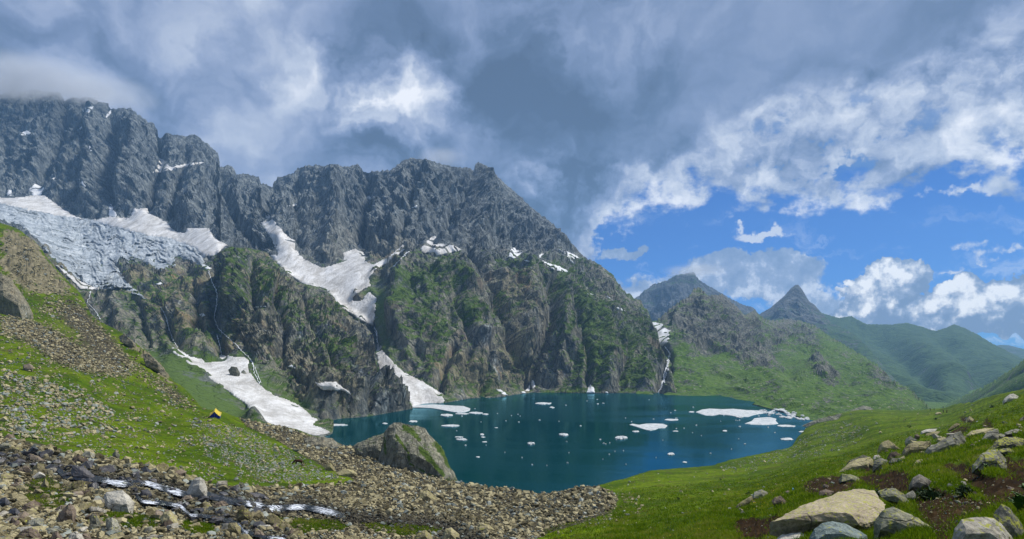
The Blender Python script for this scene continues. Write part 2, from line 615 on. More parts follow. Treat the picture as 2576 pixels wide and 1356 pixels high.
GREEN_CLIFF = ((0.020, 0.044, 0.007), (0.068, 0.118, 0.013))
GREEN_HILL = ((0.030, 0.074, 0.006), (0.082, 0.146, 0.012))
M_MASSIF = rock_mat('massif_rock', (0.026, 0.033, 0.038), (0.098, 0.116, 0.122), (0.245, 0.268, 0.265), (0.26, 0.23, 0.14), (0.29, 0.20, 0.095), GREEN_CLIFF, 1.0, 3.0)
M_HILL = rock_mat('hill_rock', (0.030, 0.037, 0.038), (0.090, 0.100, 0.094), (0.20, 0.205, 0.18), (0.25, 0.215, 0.14), (0.25, 0.18, 0.11), GREEN_HILL, 1.6, 2.4, speck=True)
GREEN_FAR = ((0.018, 0.052, 0.016), (0.044, 0.092, 0.026))  # darker, bluer than the near green: distance haze tinted into the colour
M_FAR = rock_mat('far_rock', (0.025, 0.032, 0.042), (0.055, 0.066, 0.078), (0.12, 0.135, 0.145), (0.22, 0.2, 0.15), (0.24, 0.2, 0.13), GREEN_FAR, 0.35, 2.0)  # bluish dark rock tones carry part of the haze in the base colour

# ------------------------------------------------------------------ snow, ice and falls read from the photograph (picture positions)
GLACIER = [(-120, 470), (-30, 500), (0, 509), (93, 530), (153, 542), (232, 551), (302, 569), (372, 588), (432, 597), (488, 621), (516, 645), (513, 672), (490, 665), (465, 655),
           (440, 648), (443, 670), (418, 681), (404, 685), (372, 667), (349, 655), (327, 655), (321, 667), (301, 651), (299, 674), (308, 692), (326, 715), (354, 738), (381, 761),
           (344, 746), (321, 734), (298, 726), (279, 730), (251, 730), (223, 720), (195, 706), (167, 681), (139, 660), (116, 637), (88, 602), (46, 567), (0, 562), (-60, 550), (-130, 520)]
ICEFIELD_LEFT = [(-140, 450), (-40, 486), (0, 496), (28, 497), (60, 494), (84, 490), (112, 490), (135, 506), (153, 520), (186, 541), (215, 552), (205, 556), (153, 549), (93, 538), (0, 518), (-60, 506), (-140, 478)]
ICEFIELD_SNOW = [(232, 550), (246, 550), (279, 543), (325, 548), (335, 524), (372, 522), (377, 536), (418, 557), (442, 582), (465, 585), (470, 573), (525, 573), (544, 601), (574, 615), (539, 647), (516, 649), (488, 628), (432, 606), (372, 597), (302, 579), (232, 561)]
COULOIR = [(662, 533), (681, 541), (694, 559), (726, 596), (744, 604), (744, 626), (763, 649), (811, 673), (864, 657), (861, 636), (896, 623), (906, 610), (912, 626), (922, 657), (938, 664),
           (975, 647), (1002, 623), (1013, 615), (1023, 626), (975, 663), (944, 681), (930, 700), (933, 721), (912, 732), (890, 748), (888, 756), (906, 756), (928, 732), (949, 750), (944, 801),
           (940, 824), (906, 808), (859, 776), (829, 772), (837, 748), (811, 728), (758, 716), (715, 682), (673, 640), (699, 641), (680, 600), (654, 559), (670, 554)]
FAN_MID = [(949, 862), (959, 867), (965, 883), (991, 912), (1018, 936), (1066, 960), (1113, 989), (1119, 1008), (1116, 1017), (1034, 1025), (1027, 1008), (965, 957), (954, 939), (944, 891)]
FAN_LEFT = [(431, 872), (448, 876), (479, 896), (509, 902), (518, 911), (549, 909), (553, 892), (601, 898), (614, 896), (627, 905), (627, 935), (653, 966), (688, 992), (720, 1003), (748, 1015),
            (775, 1035), (785, 1048), (807, 1058), (785, 1068), (802, 1072), (832, 1085), (828, 1093), (791, 1100), (758, 1090), (697, 1075), (662, 1066), (646, 1048), (612, 1016), (568, 986), (520, 950), (470, 915), (428, 886)]
SNOWS = [  # polygon, name label, bulge metres
    (COULOIR, "large forked snow couloir filling the gully left of the central peak", 5.0),
    (FAN_MID, "white avalanche snow fan running down into the lake between two cliffs", 4.0),
    (FAN_LEFT, "long dirty white snow fan below the waterfalls, beside the green scree cone", 4.0),
    (ICEFIELD_SNOW, "smooth cream snowfield along the upper right edge of the crevassed glacier", 15.0),
    (ICEFIELD_LEFT, "cream snowfield above the glacier at the left frame edge", 15.0),
    ([(70, 478), (86, 461), (112, 471), (113, 482), (100, 496), (84, 496)], "small snow cone on the cliff foot above the glacier's left end", 4.0),
    ([(274, 547), (272, 520), (279, 510), (285, 522), (296, 543), (290, 549)], "narrow snow tongue in a cleft above the middle of the glacier", 3.0),
    ([(123, 659), (149, 668), (177, 690), (223, 716), (251, 724), (248, 732), (200, 730), (177, 706), (150, 680)], "thin snow strip along the glacier's lower left margin", 3.0),
    ([(400, 396), (409, 399), (430, 419), (465, 411), (502, 407), (531, 409), (500, 415), (465, 421), (418, 434), (377, 437), (393, 422)], "white hanging snow patch on a ledge high on the left peak", 3.0),
    ([(1087, 591), (1100, 594), (1090, 615), (1112, 612), (1135, 615), (1169, 628), (1140, 636), (1098, 647), (1092, 637), (1063, 640), (1055, 626)], "white snow patch on the ledge right of the couloir", 3.0),
    ([(1034, 633), (1025, 640), (1008, 655), (991, 674), (985, 672), (1006, 650), (1022, 632)], "thin slanting snow strip between the couloir and the ledge patch", 2.0),
    ([(1284, 625), (1295, 621), (1299, 628), (1321, 631), (1308, 642), (1292, 653), (1276, 646)], "kite shaped snow patch on the right shoulder ledge", 2.5),
    ([(1361, 652), (1382, 662), (1405, 668), (1430, 681), (1428, 687), (1393, 681), (1366, 666)], "long curved snow patch on the grassy right shoulder", 2.5),
    ([(1351, 644), (1362, 637), (1374, 636), (1362, 645), (1355, 653)], "small hooked snow patch above the curved shoulder patch", 2.0),
    ([(1398, 623), (1415, 627), (1430, 633), (1467, 651), (1448, 650), (1440, 655), (1446, 668), (1436, 662), (1420, 640)], "forked snow patch just under the right skyline", 2.0),
    ([(1313, 655), (1325, 654), (1342, 658), (1325, 660)], "small flat snow patch left of the curved shoulder patch", 1.5),
    ([(1515, 738), (1535, 748), (1563, 768), (1550, 763), (1530, 752)], "thin snow streak slanting down the right ridge", 1.5),
    ([(1544, 771), (1560, 773), (1579, 785), (1565, 784), (1552, 779)], "lowest snow streak on the right ridge above grass", 1.5),
    ([(1475, 738), (1487, 738), (1498, 743), (1480, 743)], "tiny snow dash on the green right ridge", 1.5),
    ([(788, 959), (805, 963), (825, 958), (845, 959), (859, 971), (880, 985), (889, 1001), (862, 985), (832, 984), (805, 981)], "bat shaped snow patch low on the dark cliff above the lake", 2.0),
    ([(719, 922), (733, 917), (753, 929), (738, 928)], "small white snow patch on the knob above the left snow fan", 1.5),
    ([(1242, 976), (1258, 979), (1270, 986), (1282, 997), (1265, 994), (1255, 988)], "slanting snow patch at the lake edge under the central cliffs", 1.5),
    ([(1307, 986), (1322, 980), (1333, 966), (1334, 978), (1329, 990), (1312, 991)], "triangular snow remnant standing at the lake shore cleft", 2.0),
    ([(1337, 956), (1344, 957), (1347, 979), (1340, 982), (1335, 969)], "narrow upright snow remnant just right of the shore cleft triangle", 2.0),
    ([(1476, 976), (1483, 965), (1494, 974), (1497, 990), (1472, 991)], "arched white snow remnant at the foot of the far wall", 3.0),
    ([(1522, 984), (1530, 983), (1532, 991), (1521, 991)], "small square snow remnant on the far shoreline", 1.0),
    ([(705, 519), (728, 516), (744, 511), (753, 518), (730, 521)], "flat snow patch on the cliff right of the col", 2.0),
    ([(918, 499), (928, 491), (939, 501), (928, 504)], "small snow patch in the upper gully of the central peak", 2.0),
    ([(1029, 523), (1040, 520), (1050, 513), (1048, 525)], "small snow patch high in the centre of the main peak face", 2.0),
    ([(630, 773), (655, 769), (674, 769), (668, 773), (645, 775)], "flat white snow patch on the mossy knoll ledge", 1.5),
    ([(46, 343), (55, 333), (67, 326), (86, 339), (70, 341)], "bright snow patch high on the leftmost rock face", 2.5),
    ([(205, 274), (215, 270), (237, 266), (232, 276), (222, 286), (208, 282)], "ragged snow patch near the cloud capped left summit", 2.5),
    ([(258, 300), (268, 287), (279, 273), (281, 285), (268, 297)], "slanting snow streak below the cloud capped left summit", 2.5),
    ([(158, 326), (170, 328), (180, 333), (172, 335)], "tiny snow dash left of the long rock rib", 1.5),
    ([(221, 366), (226, 365), (233, 380), (227, 384)], "tiny upright snow patch in the middle of the left face", 1.5),
    ([(123, 451), (135, 446), (147, 445), (135, 452)], "tiny snow dash above the left end of the glacier", 1.5),
    ([(196, 327), (204, 316), (208, 322), (202, 330)], "tiny bent snow patch under the upper left rock band", 1.5),
    ([(46, 430), (60, 426), (72, 427), (55, 432)], "tiny flat snow dash on the left edge cliff", 1.5),
    ([(195, 446), (205, 450), (218, 470), (212, 473), (202, 460)], "thin crooked snow streak on the left face above the glacier", 1.5),
    ([(400, 383), (405, 380), (412, 382), (405, 386)], "small snow dot above the hanging ledge patch", 1.5),
    ([(15, 486), (22, 474), (30, 480), (32, 496), (20, 498)], "snow lobe against the cliff at the far left glacier edge", 3.0),
    ([(390, 715), (404, 708), (412, 714), (400, 720)], "small white snow patch on ochre slabs below the glacier", 1.5),
    ([(500, 792), (508, 785), (521, 794), (508, 799)], "small snow patch beside the middle waterfall", 1.5),
    ([(1071, 403), (1100, 408), (1156, 421), (1150, 424), (1110, 416)], "thin snow cornice along the flat summit of the central peak", 2.0),
    ([(1635, 811), (1650, 810), (1666, 814), (1670, 822), (1686, 831), (1683, 860), (1664, 873), (1652, 862), (1652, 834)], "snow gully filling the notch above the right hand waterfall", 3.0),
    ([(500, 660), (523, 668), (533, 675), (523, 680), (508, 672)], "small snow apron at the right tip of the glacier", 2.0),
]

# ------------------------------------------------------------------ the massif: both high peaks, walls above the lake
sky_pts = [(-320, 250), (-100, 225), (0, 238), (28, 229), (93, 226), (153, 236), (163, 250), (223, 245), (270, 262), (279, 271), (330, 275), (344, 294), (386, 317), (396, 330), (404, 343), (418, 338),
           (432, 343), (460, 340), (486, 338), (500, 345), (516, 361), (544, 382), (555, 415), (579, 419), (595, 440), (612, 438), (628, 439), (646, 443), (658, 459), (681, 462), (697, 447), (725, 438), (739, 436), (748, 421), (775, 418),
           (800, 416), (816, 426), (853, 424), (880, 420), (898, 412), (912, 426), (944, 432), (986, 429), (1007, 413), (1034, 398), (1071, 405), (1124, 413), (1156, 421), (1190, 426), (1204, 415), (1220, 421), (1251, 447),
           (1294, 482), (1336, 524), (1351, 538), (1369, 551), (1393, 569), (1436, 615), (1465, 646), (1510, 676), (1542, 697), (1574, 731), (1611, 763), (1632, 795), (1642, 818), (1653, 832), (1658, 859), (1672, 891), (1690, 950), (1702, 985)]
base_pts = [(-320, 760), (0, 800), (230, 900), (400, 990), (480, 1066), (610, 1100), (760, 1112), (836, 1098), (846, 1050), (930, 1030), (1028, 1024), (1036, 1030), (1060, 1025), (1116, 1016), (1180, 1004), (1250, 1001), (1330, 990), (1500, 990), (1650, 991), (1702, 992)]
MASSIF_D = [
    (-320, 250, 2200), (-320, 550, 1400), (-320, 760, 800), (0, 240, 2300), (160, 250, 2300), (330, 275, 2200), (490, 340, 2100), (560, 420, 2050), (625, 440, 2060), (500, 430, 1880), (530, 520, 1620), (600, 560, 1500), (650, 620, 1330),
    (100, 400, 1900), (280, 420, 1850), (0, 490, 1700), (100, 515, 1660), (200, 545, 1600), (350, 545, 1520), (450, 590, 1400), (560, 610, 1230), (0, 570, 1250), (150, 640, 1120), (250, 700, 1000), (330, 730, 930),
    (200, 600, 1400), (350, 620, 1280), (430, 680, 1060), (500, 665, 1080), (300, 780, 850), (400, 760, 830), (420, 850, 690), (500, 880, 640), (480, 750, 840), (545, 720, 900), (550, 850, 690), (350, 830, 750), (250, 770, 880),
    (50, 640, 960), (100, 700, 860), (0, 790, 700), (430, 920, 520), (450, 960, 460), (550, 1010, 430), (600, 1040, 408), (600, 920, 565), (650, 980, 500), (720, 1040, 440), (800, 1088, 396), (440, 880, 600),
    (760, 1112, 356), (836, 1098, 384), (846, 1050, 520), (930, 1030, 600), (1034, 1029, 590), (1116, 1014, 662), (1180, 1003, 733), (1250, 1000, 755), (1330, 989, 849), (1450, 989, 849), (1560, 989, 849), (1650, 990, 840), (1702, 992, 821),
    (681, 462, 2050), (800, 416, 2020), (900, 412, 2000), (800, 550, 1560), (850, 640, 1260), (700, 600, 1270), (668, 540, 1500), (720, 520, 1560), (760, 680, 1120), (900, 700, 1040), (940, 822, 900), (950, 870, 830), (985, 940, 735), (1060, 1010, 668),
    (920, 560, 1560), (905, 620, 1330), (1000, 800, 860), (1000, 720, 980), (1100, 740, 920), (1200, 640, 1180), (1300, 640, 1280), (1400, 660, 1330), (1000, 560, 1450), (1090, 600, 1290), (1100, 500, 1620), (1040, 400, 1980), (1210, 416, 2000),
    (1350, 540, 1900), (1465, 646, 1700), (1200, 520, 1650), (1300, 800, 960), (1200, 800, 900), (1450, 800, 1010), (1300, 950, 862), (1450, 930, 890), (1540, 700, 1520), (1580, 800, 1180), (1632, 795, 1380), (1655, 860, 1120), (1660, 930, 940),
    (1550, 930, 900), (1250, 900, 830), (1100, 900, 765), (1150, 980, 712), (1100, 820, 850), (1400, 560, 1830), (1300, 520, 1880)]
xs = np.arange(-320, 1703, 2.5)
crest = interp(sky_pts)
P, PX, PY, FD = loft(xs, crest, interp(base_pts), 330, Rbf(MASSIF_D), back=[(25, 15), (80, 60), (200, 170), (400, 380), (700, 800)], pw=0.92)
shp = PX.shape
n0 = normals(P)
n0 = np.stack([blur(n0[..., k], 6) for k in range(3)], -1)
n0 /= np.linalg.norm(n0, axis=-1, keepdims=True)
if (n0[..., 1] > 0).mean() > 0.5:
    n0 = -n0
snowm = soft(PX, PY, [s[0] for s in SNOWS] + [GLACIER], 3)
SCREE = [[(380, 880), (440, 890), (480, 915), (531, 950), (580, 990), (612, 1020), (620, 1120), (480, 1100), (380, 1000)],
         [(622, 905), (640, 930), (700, 985), (800, 1050), (800, 1100), (600, 1000)],
         [(900, 735), (950, 700), (985, 760), (975, 830), (985, 890), (1010, 925), (990, 935), (955, 880), (950, 820), (940, 770)],
         [(760, 720), (830, 735), (850, 765), (790, 740)]]
screem = soft(PX, PY, SCREE, 5)
vp = P.reshape(-1, 3)
wv = np.stack([fbm(vp / 130 + 3), fbm(vp / 130 + 31), fbm(vp / 130 + 57)], -1) * 34
q = vp + wv
tall = q * np.array([1.0, 0.55, 0.36])
r1 = ridged(tall / 210.0, 3, 0.5)
r2 = ridged(tall / 78.0 + 5, 3, 0.55)
r3 = ridged(vp * np.array([1, 0.7, 0.5]) / 24.0 + 9, 3, 0.6)
# slanting rock bands
band = vp[:, 2] + 0.34 * vp[:, 0] + 16 * fbm(vp / 160 + 71, 3)
st_ = np.abs(((band / 23.0) % 1.0) - 0.5) * 2
band2 = np.abs((((vp[:, 0] * 0.9 + vp[:, 2] * 0.55 + 14 * fbm(vp / 90 + 17, 3)) / 31.0) % 1.0) - 0.5) * 2
r4 = ridged(tall / 46.0 + 25, 3, 0.6)
disp = (0.9 - r1) * 20 + (0.8 - r2) * 9 + (r4 - 0.8) * 9 + (r3 - 0.7) * 6.0 + (st_ - 0.5) * 6.0 + (band2 - 0.5) * 7.0 + fbm(vp / 7.0, 2) * 3.0
disp = disp.reshape(shp)
GULLIES = [  # line, depth m, half width px
    ([(681, 462), (676, 500), (668, 535)], 60, 12), ([(905, 615), (915, 560), (930, 500), (925, 440)], 55, 13), ([(940, 822), (947, 850), (952, 870)], 30, 9),
    ([(545, 690), (545, 760), (540, 800), (556, 850), (556, 890)], 35, 12), ([(405, 770), (420, 810), (432, 850), (448, 880)], 18, 8),
    ([(1180, 640), (1230, 720), (1260, 790), (1290, 880), (1330, 960), (1335, 990)], 38, 14), ([(1395, 700), (1390, 780), (1370, 860), (1340, 960)], 30, 12),
    ([(1478, 985), (1480, 900), (1470, 800), (1440, 720)], 24, 9), ([(1660, 870), (1685, 892), (1674, 930), (1655, 992)], 26, 10), ([(1560, 985), (1580, 900), (1570, 820)], 15, 9),
    ([(400, 345), (405, 400), (385, 470), (375, 525)], 50, 11), ([(555, 415), (560, 480), (600, 560), (640, 610)], 30, 12), ([(280, 275), (290, 360), (275, 440), (282, 510)], 42, 11),
    ([(160, 240), (165, 330), (120, 420), (90, 470)], 38, 11), ([(1190, 428), (1170, 500), (1130, 560), (1100, 600)], 22, 9), ([(1010, 600), (1040, 520), (1050, 450)], 22, 9),
    ([(1300, 640), (1290, 560), (1260, 480)], 20, 9), ([(750, 420), (740, 520), (760, 600)], 22, 9), ([(1090, 990), (1110, 930), (1140, 870)], 22, 10), ([(1215, 990), (1240, 940), (1230, 880)], 18, 8),
    ([(200, 250), (215, 330), (200, 420)], 26, 9), ([(470, 345), (470, 400), (440, 480), (425, 560)], 26, 9), ([(1130, 760), (1170, 830), (1180, 900)], 18, 9), ([(340, 740), (350, 790), (370, 850)], 14, 8), ([(480, 690), (500, 760), (505, 850)], 18, 9)]
RIBS = [([(1150, 700), (1190, 790), (1200, 860)], 22, 22), ([(1330, 700), (1330, 800), (1310, 900)], 26, 22), ([(1420, 750), (1420, 850), (1400, 960)], 22, 18), ([(1010, 700), (1000, 800), (1030, 900)], 20, 18),
        ([(480, 420), (500, 500), (480, 570)], 30, 24), ([(840, 430), (840, 520), (830, 620)], 34, 26), ([(1080, 420), (1070, 500), (1000, 590)], 26, 22), ([(1210, 420), (1230, 520), (1210, 600)], 26, 22),
        ([(340, 300), (340, 400), (330, 500)], 30, 22), ([(230, 280), (240, 400), (230, 520)], 26, 20), ([(1530, 780), (1530, 880), (1530, 980)], 14, 18), ([(290, 750), (300, 800)], 14, 22), ([(450, 770), (470, 840), (500, 900)], 16, 20), ([(590, 500), (610, 570)], 18, 16)]
wob = (fbm(vp / 60 + 90, 3) * 14).reshape(shp)
wob2 = (fbm(vp / 60 + 190, 3) * 14).reshape(shp)
for ln, dep, wd in GULLIES:
    disp = disp - dep * np.exp(-(dist_line(PX + wob, PY + wob2, ln) / wd) ** 2)
for ln, dep, wd in RIBS:
    disp = disp + dep * np.exp(-(dist_line(PX + wob, PY + wob2, ln) / wd) ** 2)
calm = 1 - 0.93 * snowm
calm *= 1 - 0.88 * screem * (1 - snowm)
crf = np.clip((PY - crest(PX)) / 40.0, 0, 1)
calm *= 0.18 + 0.82 * crf
footf = np.clip(FD / 0.07, 0.12, 1)
amp = np.clip(P[..., 1] / 1300.0, 0.55, 1.15)
disp = disp * calm * footf * amp
P = P + n0 * disp[..., None]
# jagged crest teeth
tooth = ridged(np.stack([PX.ravel() / 13, PX.ravel() * 0, np.zeros(PX.size)], -1), 3).reshape(shp) - 0.9
P[..., 2] += tooth * 4.0 * np.clip(1 - (PY - crest(PX)) / 16.0, 0, 1)
P[0, :, 2] = np.minimum(P[0, :, 2], LAKE - 6)
P[1, :, 2] = np.minimum(P[1, :, 2], LAKE - 2 + (PX[1] < 800) * 400)
# where plants and warm rock are found
veg = blur(np.clip((PY - 610) / 60, 0, 1) * 0.62, 6)
VEGP = [([(1000, 700), (1100, 680), (1190, 720), (1210, 830), (1100, 880), (980, 850)], .42), ([(560, 625), (640, 630), (700, 690), (720, 780), (820, 820), (860, 960), (760, 930), (600, 830)], .4),
        ([(1480, 740), (1600, 790), (1655, 850), (1650, 985), (1560, 985), (1430, 985), (1420, 860)], .46), ([(1240, 650), (1440, 660), (1500, 760), (1420, 850), (1300, 740)], .3), ([(0, 600), (120, 700), (180, 760), (0, 780)], .5),
        ([(700, 740), (840, 770), (900, 830), (930, 900), (800, 870)], .35), ([(380, 900), (600, 1060), (480, 1060)], .6), ([(1360, 630), (1480, 660), (1470, 690), (1380, 680)], .35), ([(1100, 930), (1140, 1000), (1080, 990), (1060, 940)], .35)]
for pl, k in VEGP:
    veg += k * 0.8 * soft(PX, PY, [pl], 8)
tanw = np.clip((PY - 600) / 150, 0.05, 0.62)
TANP = [([(300, 640), (540, 690), (560, 900), (430, 850), (330, 740)], .55), ([(0, 580), (120, 650), (220, 780), (0, 760)], .7), ([(840, 590), (1060, 600), (1020, 690), (960, 760), (1000, 900), (930, 700)], .4), ([(1070, 880), (1300, 870), (1340, 985), (1090, 1010)], .45),
        ([(560, 640), (720, 760), (900, 900), (1020, 1000), (800, 1050), (640, 850)], .35), ([(1250, 700), (1340, 700), (1330, 980), (1260, 850)], .3)]
for pl, k in TANP:
    tanw = tanw + k * soft(PX, PY, [pl], 10)
massif = mesh_obj('mountain', P, grid_faces(*shp), M_MASSIF, attrs={'veg': veg, 'tan': tanw, 'scree': screem})
tag(massif, kind='structure')

# ------------------------------------------------------------------ the mossy knoll in front of the couloir
kn_crest = [(500, 800), (515, 740), (530, 700), (545, 655), (562, 635), (580, 625), (620, 622), (650, 628), (673, 637), (690, 655), (715, 680), (752, 713), (790, 722), (816, 727), (837, 748), (859, 775), (890, 803), (906, 811), (930, 835), (940, 865),
            (946, 905), (954, 943), (965, 958), (990, 975), (1018, 999), (1031, 1018), (1038, 1030)]
kn_base = [(500, 912), (553, 902), (601, 908), (627, 946), (653, 978), (688, 1004), (720, 1015), (748, 1028), (775, 1046), (790, 1058), (806, 1064), (860, 1056), (930, 1050), (1000, 1036), (1031, 1031), (1038, 1032)]
KN_D = [(500, 800, 860), (530, 700, 930), (580, 625, 960), (620, 622, 980), (673, 637, 1000), (715, 680, 960), (752, 713, 930), (837, 748, 880), (906, 811, 800), (940, 865, 745), (954, 943, 680), (1018, 999, 620), (1034, 1029, 588),
        (500, 912, 640), (553, 902, 632), (601, 908, 580), (627, 946, 542), (653, 978, 512), (688, 1004, 498), (720, 1015, 492), (748, 1028, 486), (775, 1046, 478), (790, 1058, 474), (806, 1062, 468), (860, 1052, 497), (930, 1046, 517), (1000, 1034, 564), (620, 900, 600), (600, 800, 700), (650, 700, 820), (560, 740, 800), (700, 850, 640),
        (800, 800, 740), (850, 900, 610), (740, 950, 560), (800, 1000, 515), (900, 980, 570), (960, 1010, 575), (890, 870, 690), (760, 740, 850), (830, 1030, 505)]
xs = np.arange(500, 1038.5, 2.2)
kc = interp(kn_crest)
P, PX, PY, FD = loft(xs, kc, interp(kn_base), 200, Rbf(KN_D), back=[(10, 8), (30, 30), (70, 90), (140, 220)])
shp = PX.shape
n0 = normals(P)
n0 = np.stack([blur(n0[..., k], 5) for k in range(3)], -1)
n0 /= np.linalg.norm(n0, axis=-1, keepdims=True)
if (n0[..., 1] > 0).mean() > 0.5:
    n0 = -n0
vp = P.reshape(-1, 3)
wv = np.stack([fbm(vp / 70 + 3), fbm(vp / 70 + 31), fbm(vp / 70 + 57)], -1) * 16
tall = (vp + wv) * np.array([1.0, 0.6, 0.42])
disp = (0.9 - ridged(tall / 95.0 + 2, 3, 0.5)) * 11 + (0.8 - ridged(tall / 36.0 + 5, 3, 0.55)) * 4 + (ridged(tall / 22.0 + 15, 3, 0.55) - 0.8) * 6 + (ridged(vp / 11.0 + 9, 3, 0.6) - 0.7) * 3.6 + fbm(vp / 4.0, 2) * 1.8
disp = disp.reshape(shp)
wob = (fbm(vp / 40 + 90, 3) * 10).reshape(shp)
for ln, dep, wd in [([(545, 690), (545, 770), (540, 810), (556, 860), (556, 900)], 22, 10), ([(592, 865), (625, 900), (640, 940), (655, 970)], 10, 7), ([(700, 690), (690, 760), (720, 830), (700, 900)], 14, 10), ([(760, 730), (780, 800), (830, 880), (860, 950)], 14, 10),
                    ([(640, 650), (630, 730), (650, 800)], 12, 9), ([(880, 820), (890, 900), (900, 980), (930, 1040)], 12, 9), ([(740, 960), (790, 1000), (900, 1010)], 9, 8)]:
    disp = disp - dep * np.exp(-(dist_line(PX + wob, PY + wob, ln) / wd) ** 2)
for ln, dep, wd in [([(800, 1000), (850, 1010), (890, 1030)], 16, 22), ([(930, 990), (980, 1010)], 14, 20), ([(730, 930), (760, 960)], 12, 20), ([(870, 880), (900, 940)], 12, 16), ([(590, 660), (590, 760)], 12, 16), ([(680, 720), (660, 800)], 12, 16)]:
    disp = disp + dep * np.exp(-(dist_line(PX + wob, PY + wob, ln) / wd) ** 2)
ksn = soft(PX, PY, [s[0] for s in SNOWS if s[2] <= 2.0] + [FAN_LEFT], 3)
ksc = soft(PX, PY, [[(615, 890), (650, 925), (680, 965), (730, 992), (790, 1035), (800, 1110), (600, 1040), (560, 960)]], 5)
disp *= (0.2 + 0.8 * np.clip((PY - kc(PX)) / 25.0, 0, 1)) * np.clip(FD / 0.08, 0.12, 1) * (1 - 0.85 * ksn) * (1 - 0.8 * ksc)
P = P + n0 * disp[..., None]
P[0, :, 2] = np.minimum(P[0, :, 2], LAKE - 6)
veg = 0.56 + 0.33 * soft(PX, PY, [[(560, 625), (640, 630), (700, 690), (760, 780), (700, 800), (560, 780)], [(640, 780), (760, 760), (880, 830), (900, 900), (860, 950), (780, 900)], [(640, 960), (760, 1000), (760, 1050), (680, 1020)]], 8)
tanw = np.full(shp, 0.82)
knoll = mesh_obj('hill', P, grid_faces(*shp), M_MASSIF, attrs={'veg': veg, 'tan': tanw, 'scree': ksc})
tag(knoll, kind='structure')


# ------------------------------------------------------------------ hills and peaks on the right
def range_(name, cpts, bpts, dpts, step, rows, amps, mat, vegf, tanf=0.3, back=((60, 40), (200, 160), (500, 500)), gullies=(), teeth=4.0, smooth=False, scree=None, lower=None, crestkeep=0.08, cfade=30.0):
    xs = np.arange(cpts[0][0], cpts[-1][0] + .1, step)
    cf = interp(cpts)
    P, PX, PY, FD = loft(xs, cf, interp(bpts), rows, Rbf(dpts), back=back)
    shp = PX.shape
    n0 = normals(P)
    n0 = np.stack([blur(n0[..., k], 4) for k in range(3)], -1)
    n0 /= np.linalg.norm(n0, axis=-1, keepdims=True)
    if (n0[..., 1] > 0).mean() > 0.5:
        n0 = -n0
    vp = P.reshape(-1, 3)
    disp = 0
    rough = vegf(PX, PY, 'rough') if vegf else 1.0
    for k, (lam, a_, kind) in enumerate(amps):
        qn = vp * np.array([1.0, 0.6, 0.5]) / lam + 11 * k
        disp = disp + ((ridged(qn, 3, 0.55) - 0.85) if kind == 'r' else fbm(qn, 3)) * a_
    disp = disp.reshape(shp) * rough
    wob = (fbm(vp / 120 + 90, 3) * 12).reshape(shp)
    for ln, dep, wd in gullies:
        disp = disp - dep * np.exp(-(dist_line(PX + wob, PY + wob, ln) / wd) ** 2)
    disp *= (crestkeep + (1 - crestkeep) * np.clip((PY - cf(PX)) / cfade, 0, 1)) * np.clip(FD / 0.08, 0.1, 1)
    P = P + n0 * disp[..., None]
    tooth = ridged(np.stack([PX.ravel() / 9, PX.ravel() * 0, np.zeros(PX.size)], -1), 3).reshape(shp) - 0.9
    P[..., 2] += tooth * teeth * np.clip(1 - (PY - cf(PX)) / 12.0, 0, 1)
    if lower is not None:
        P[0, :, 2] = np.minimum(P[0, :, 2], lower)
    v = vegf(PX, PY, 'veg') if vegf else np.full(shp, 1.0)
    sm = soft(PX, PY, scree, 4) if scree else np.zeros(shp)
    o = mesh_obj(name, P, grid_faces(*shp), mat, smooth=smooth, attrs={'veg': v, 'tan': np.full(shp, tanf), 'scree': sm})
    tag(o, kind='structure')
    return o


def const(v, r):
    return lambda X, Y, k: np.full(X.shape, v if k == 'veg' else r)


def hill_veg(X, Y, k):
    rocky = soft(X, Y, [[(1640, 800), (1757, 720), (1816, 738), (1900, 790), (1950, 880), (1940, 925), (1890, 920), (1830, 880), (1740, 880), (1690, 850)], [(2040, 890), (2080, 905), (2110, 960), (2070, 960)],
                        [(1900, 780), (1990, 798), (2060, 830), (2060, 870), (1960, 850)], [(2150, 890), (2240, 950), (2280, 985), (2200, 960)]], 7)
    fl_ = fbm(np.stack([X.ravel() / 60, Y.ravel() / 22, np.zeros(X.size)], -1), 3).reshape(X.shape)
    return (0.84 - 0.42 * rocky + 0.35 * fl_) if k == 'veg' else (0.42 + 0.9 * rocky - 0.4 * fl_)


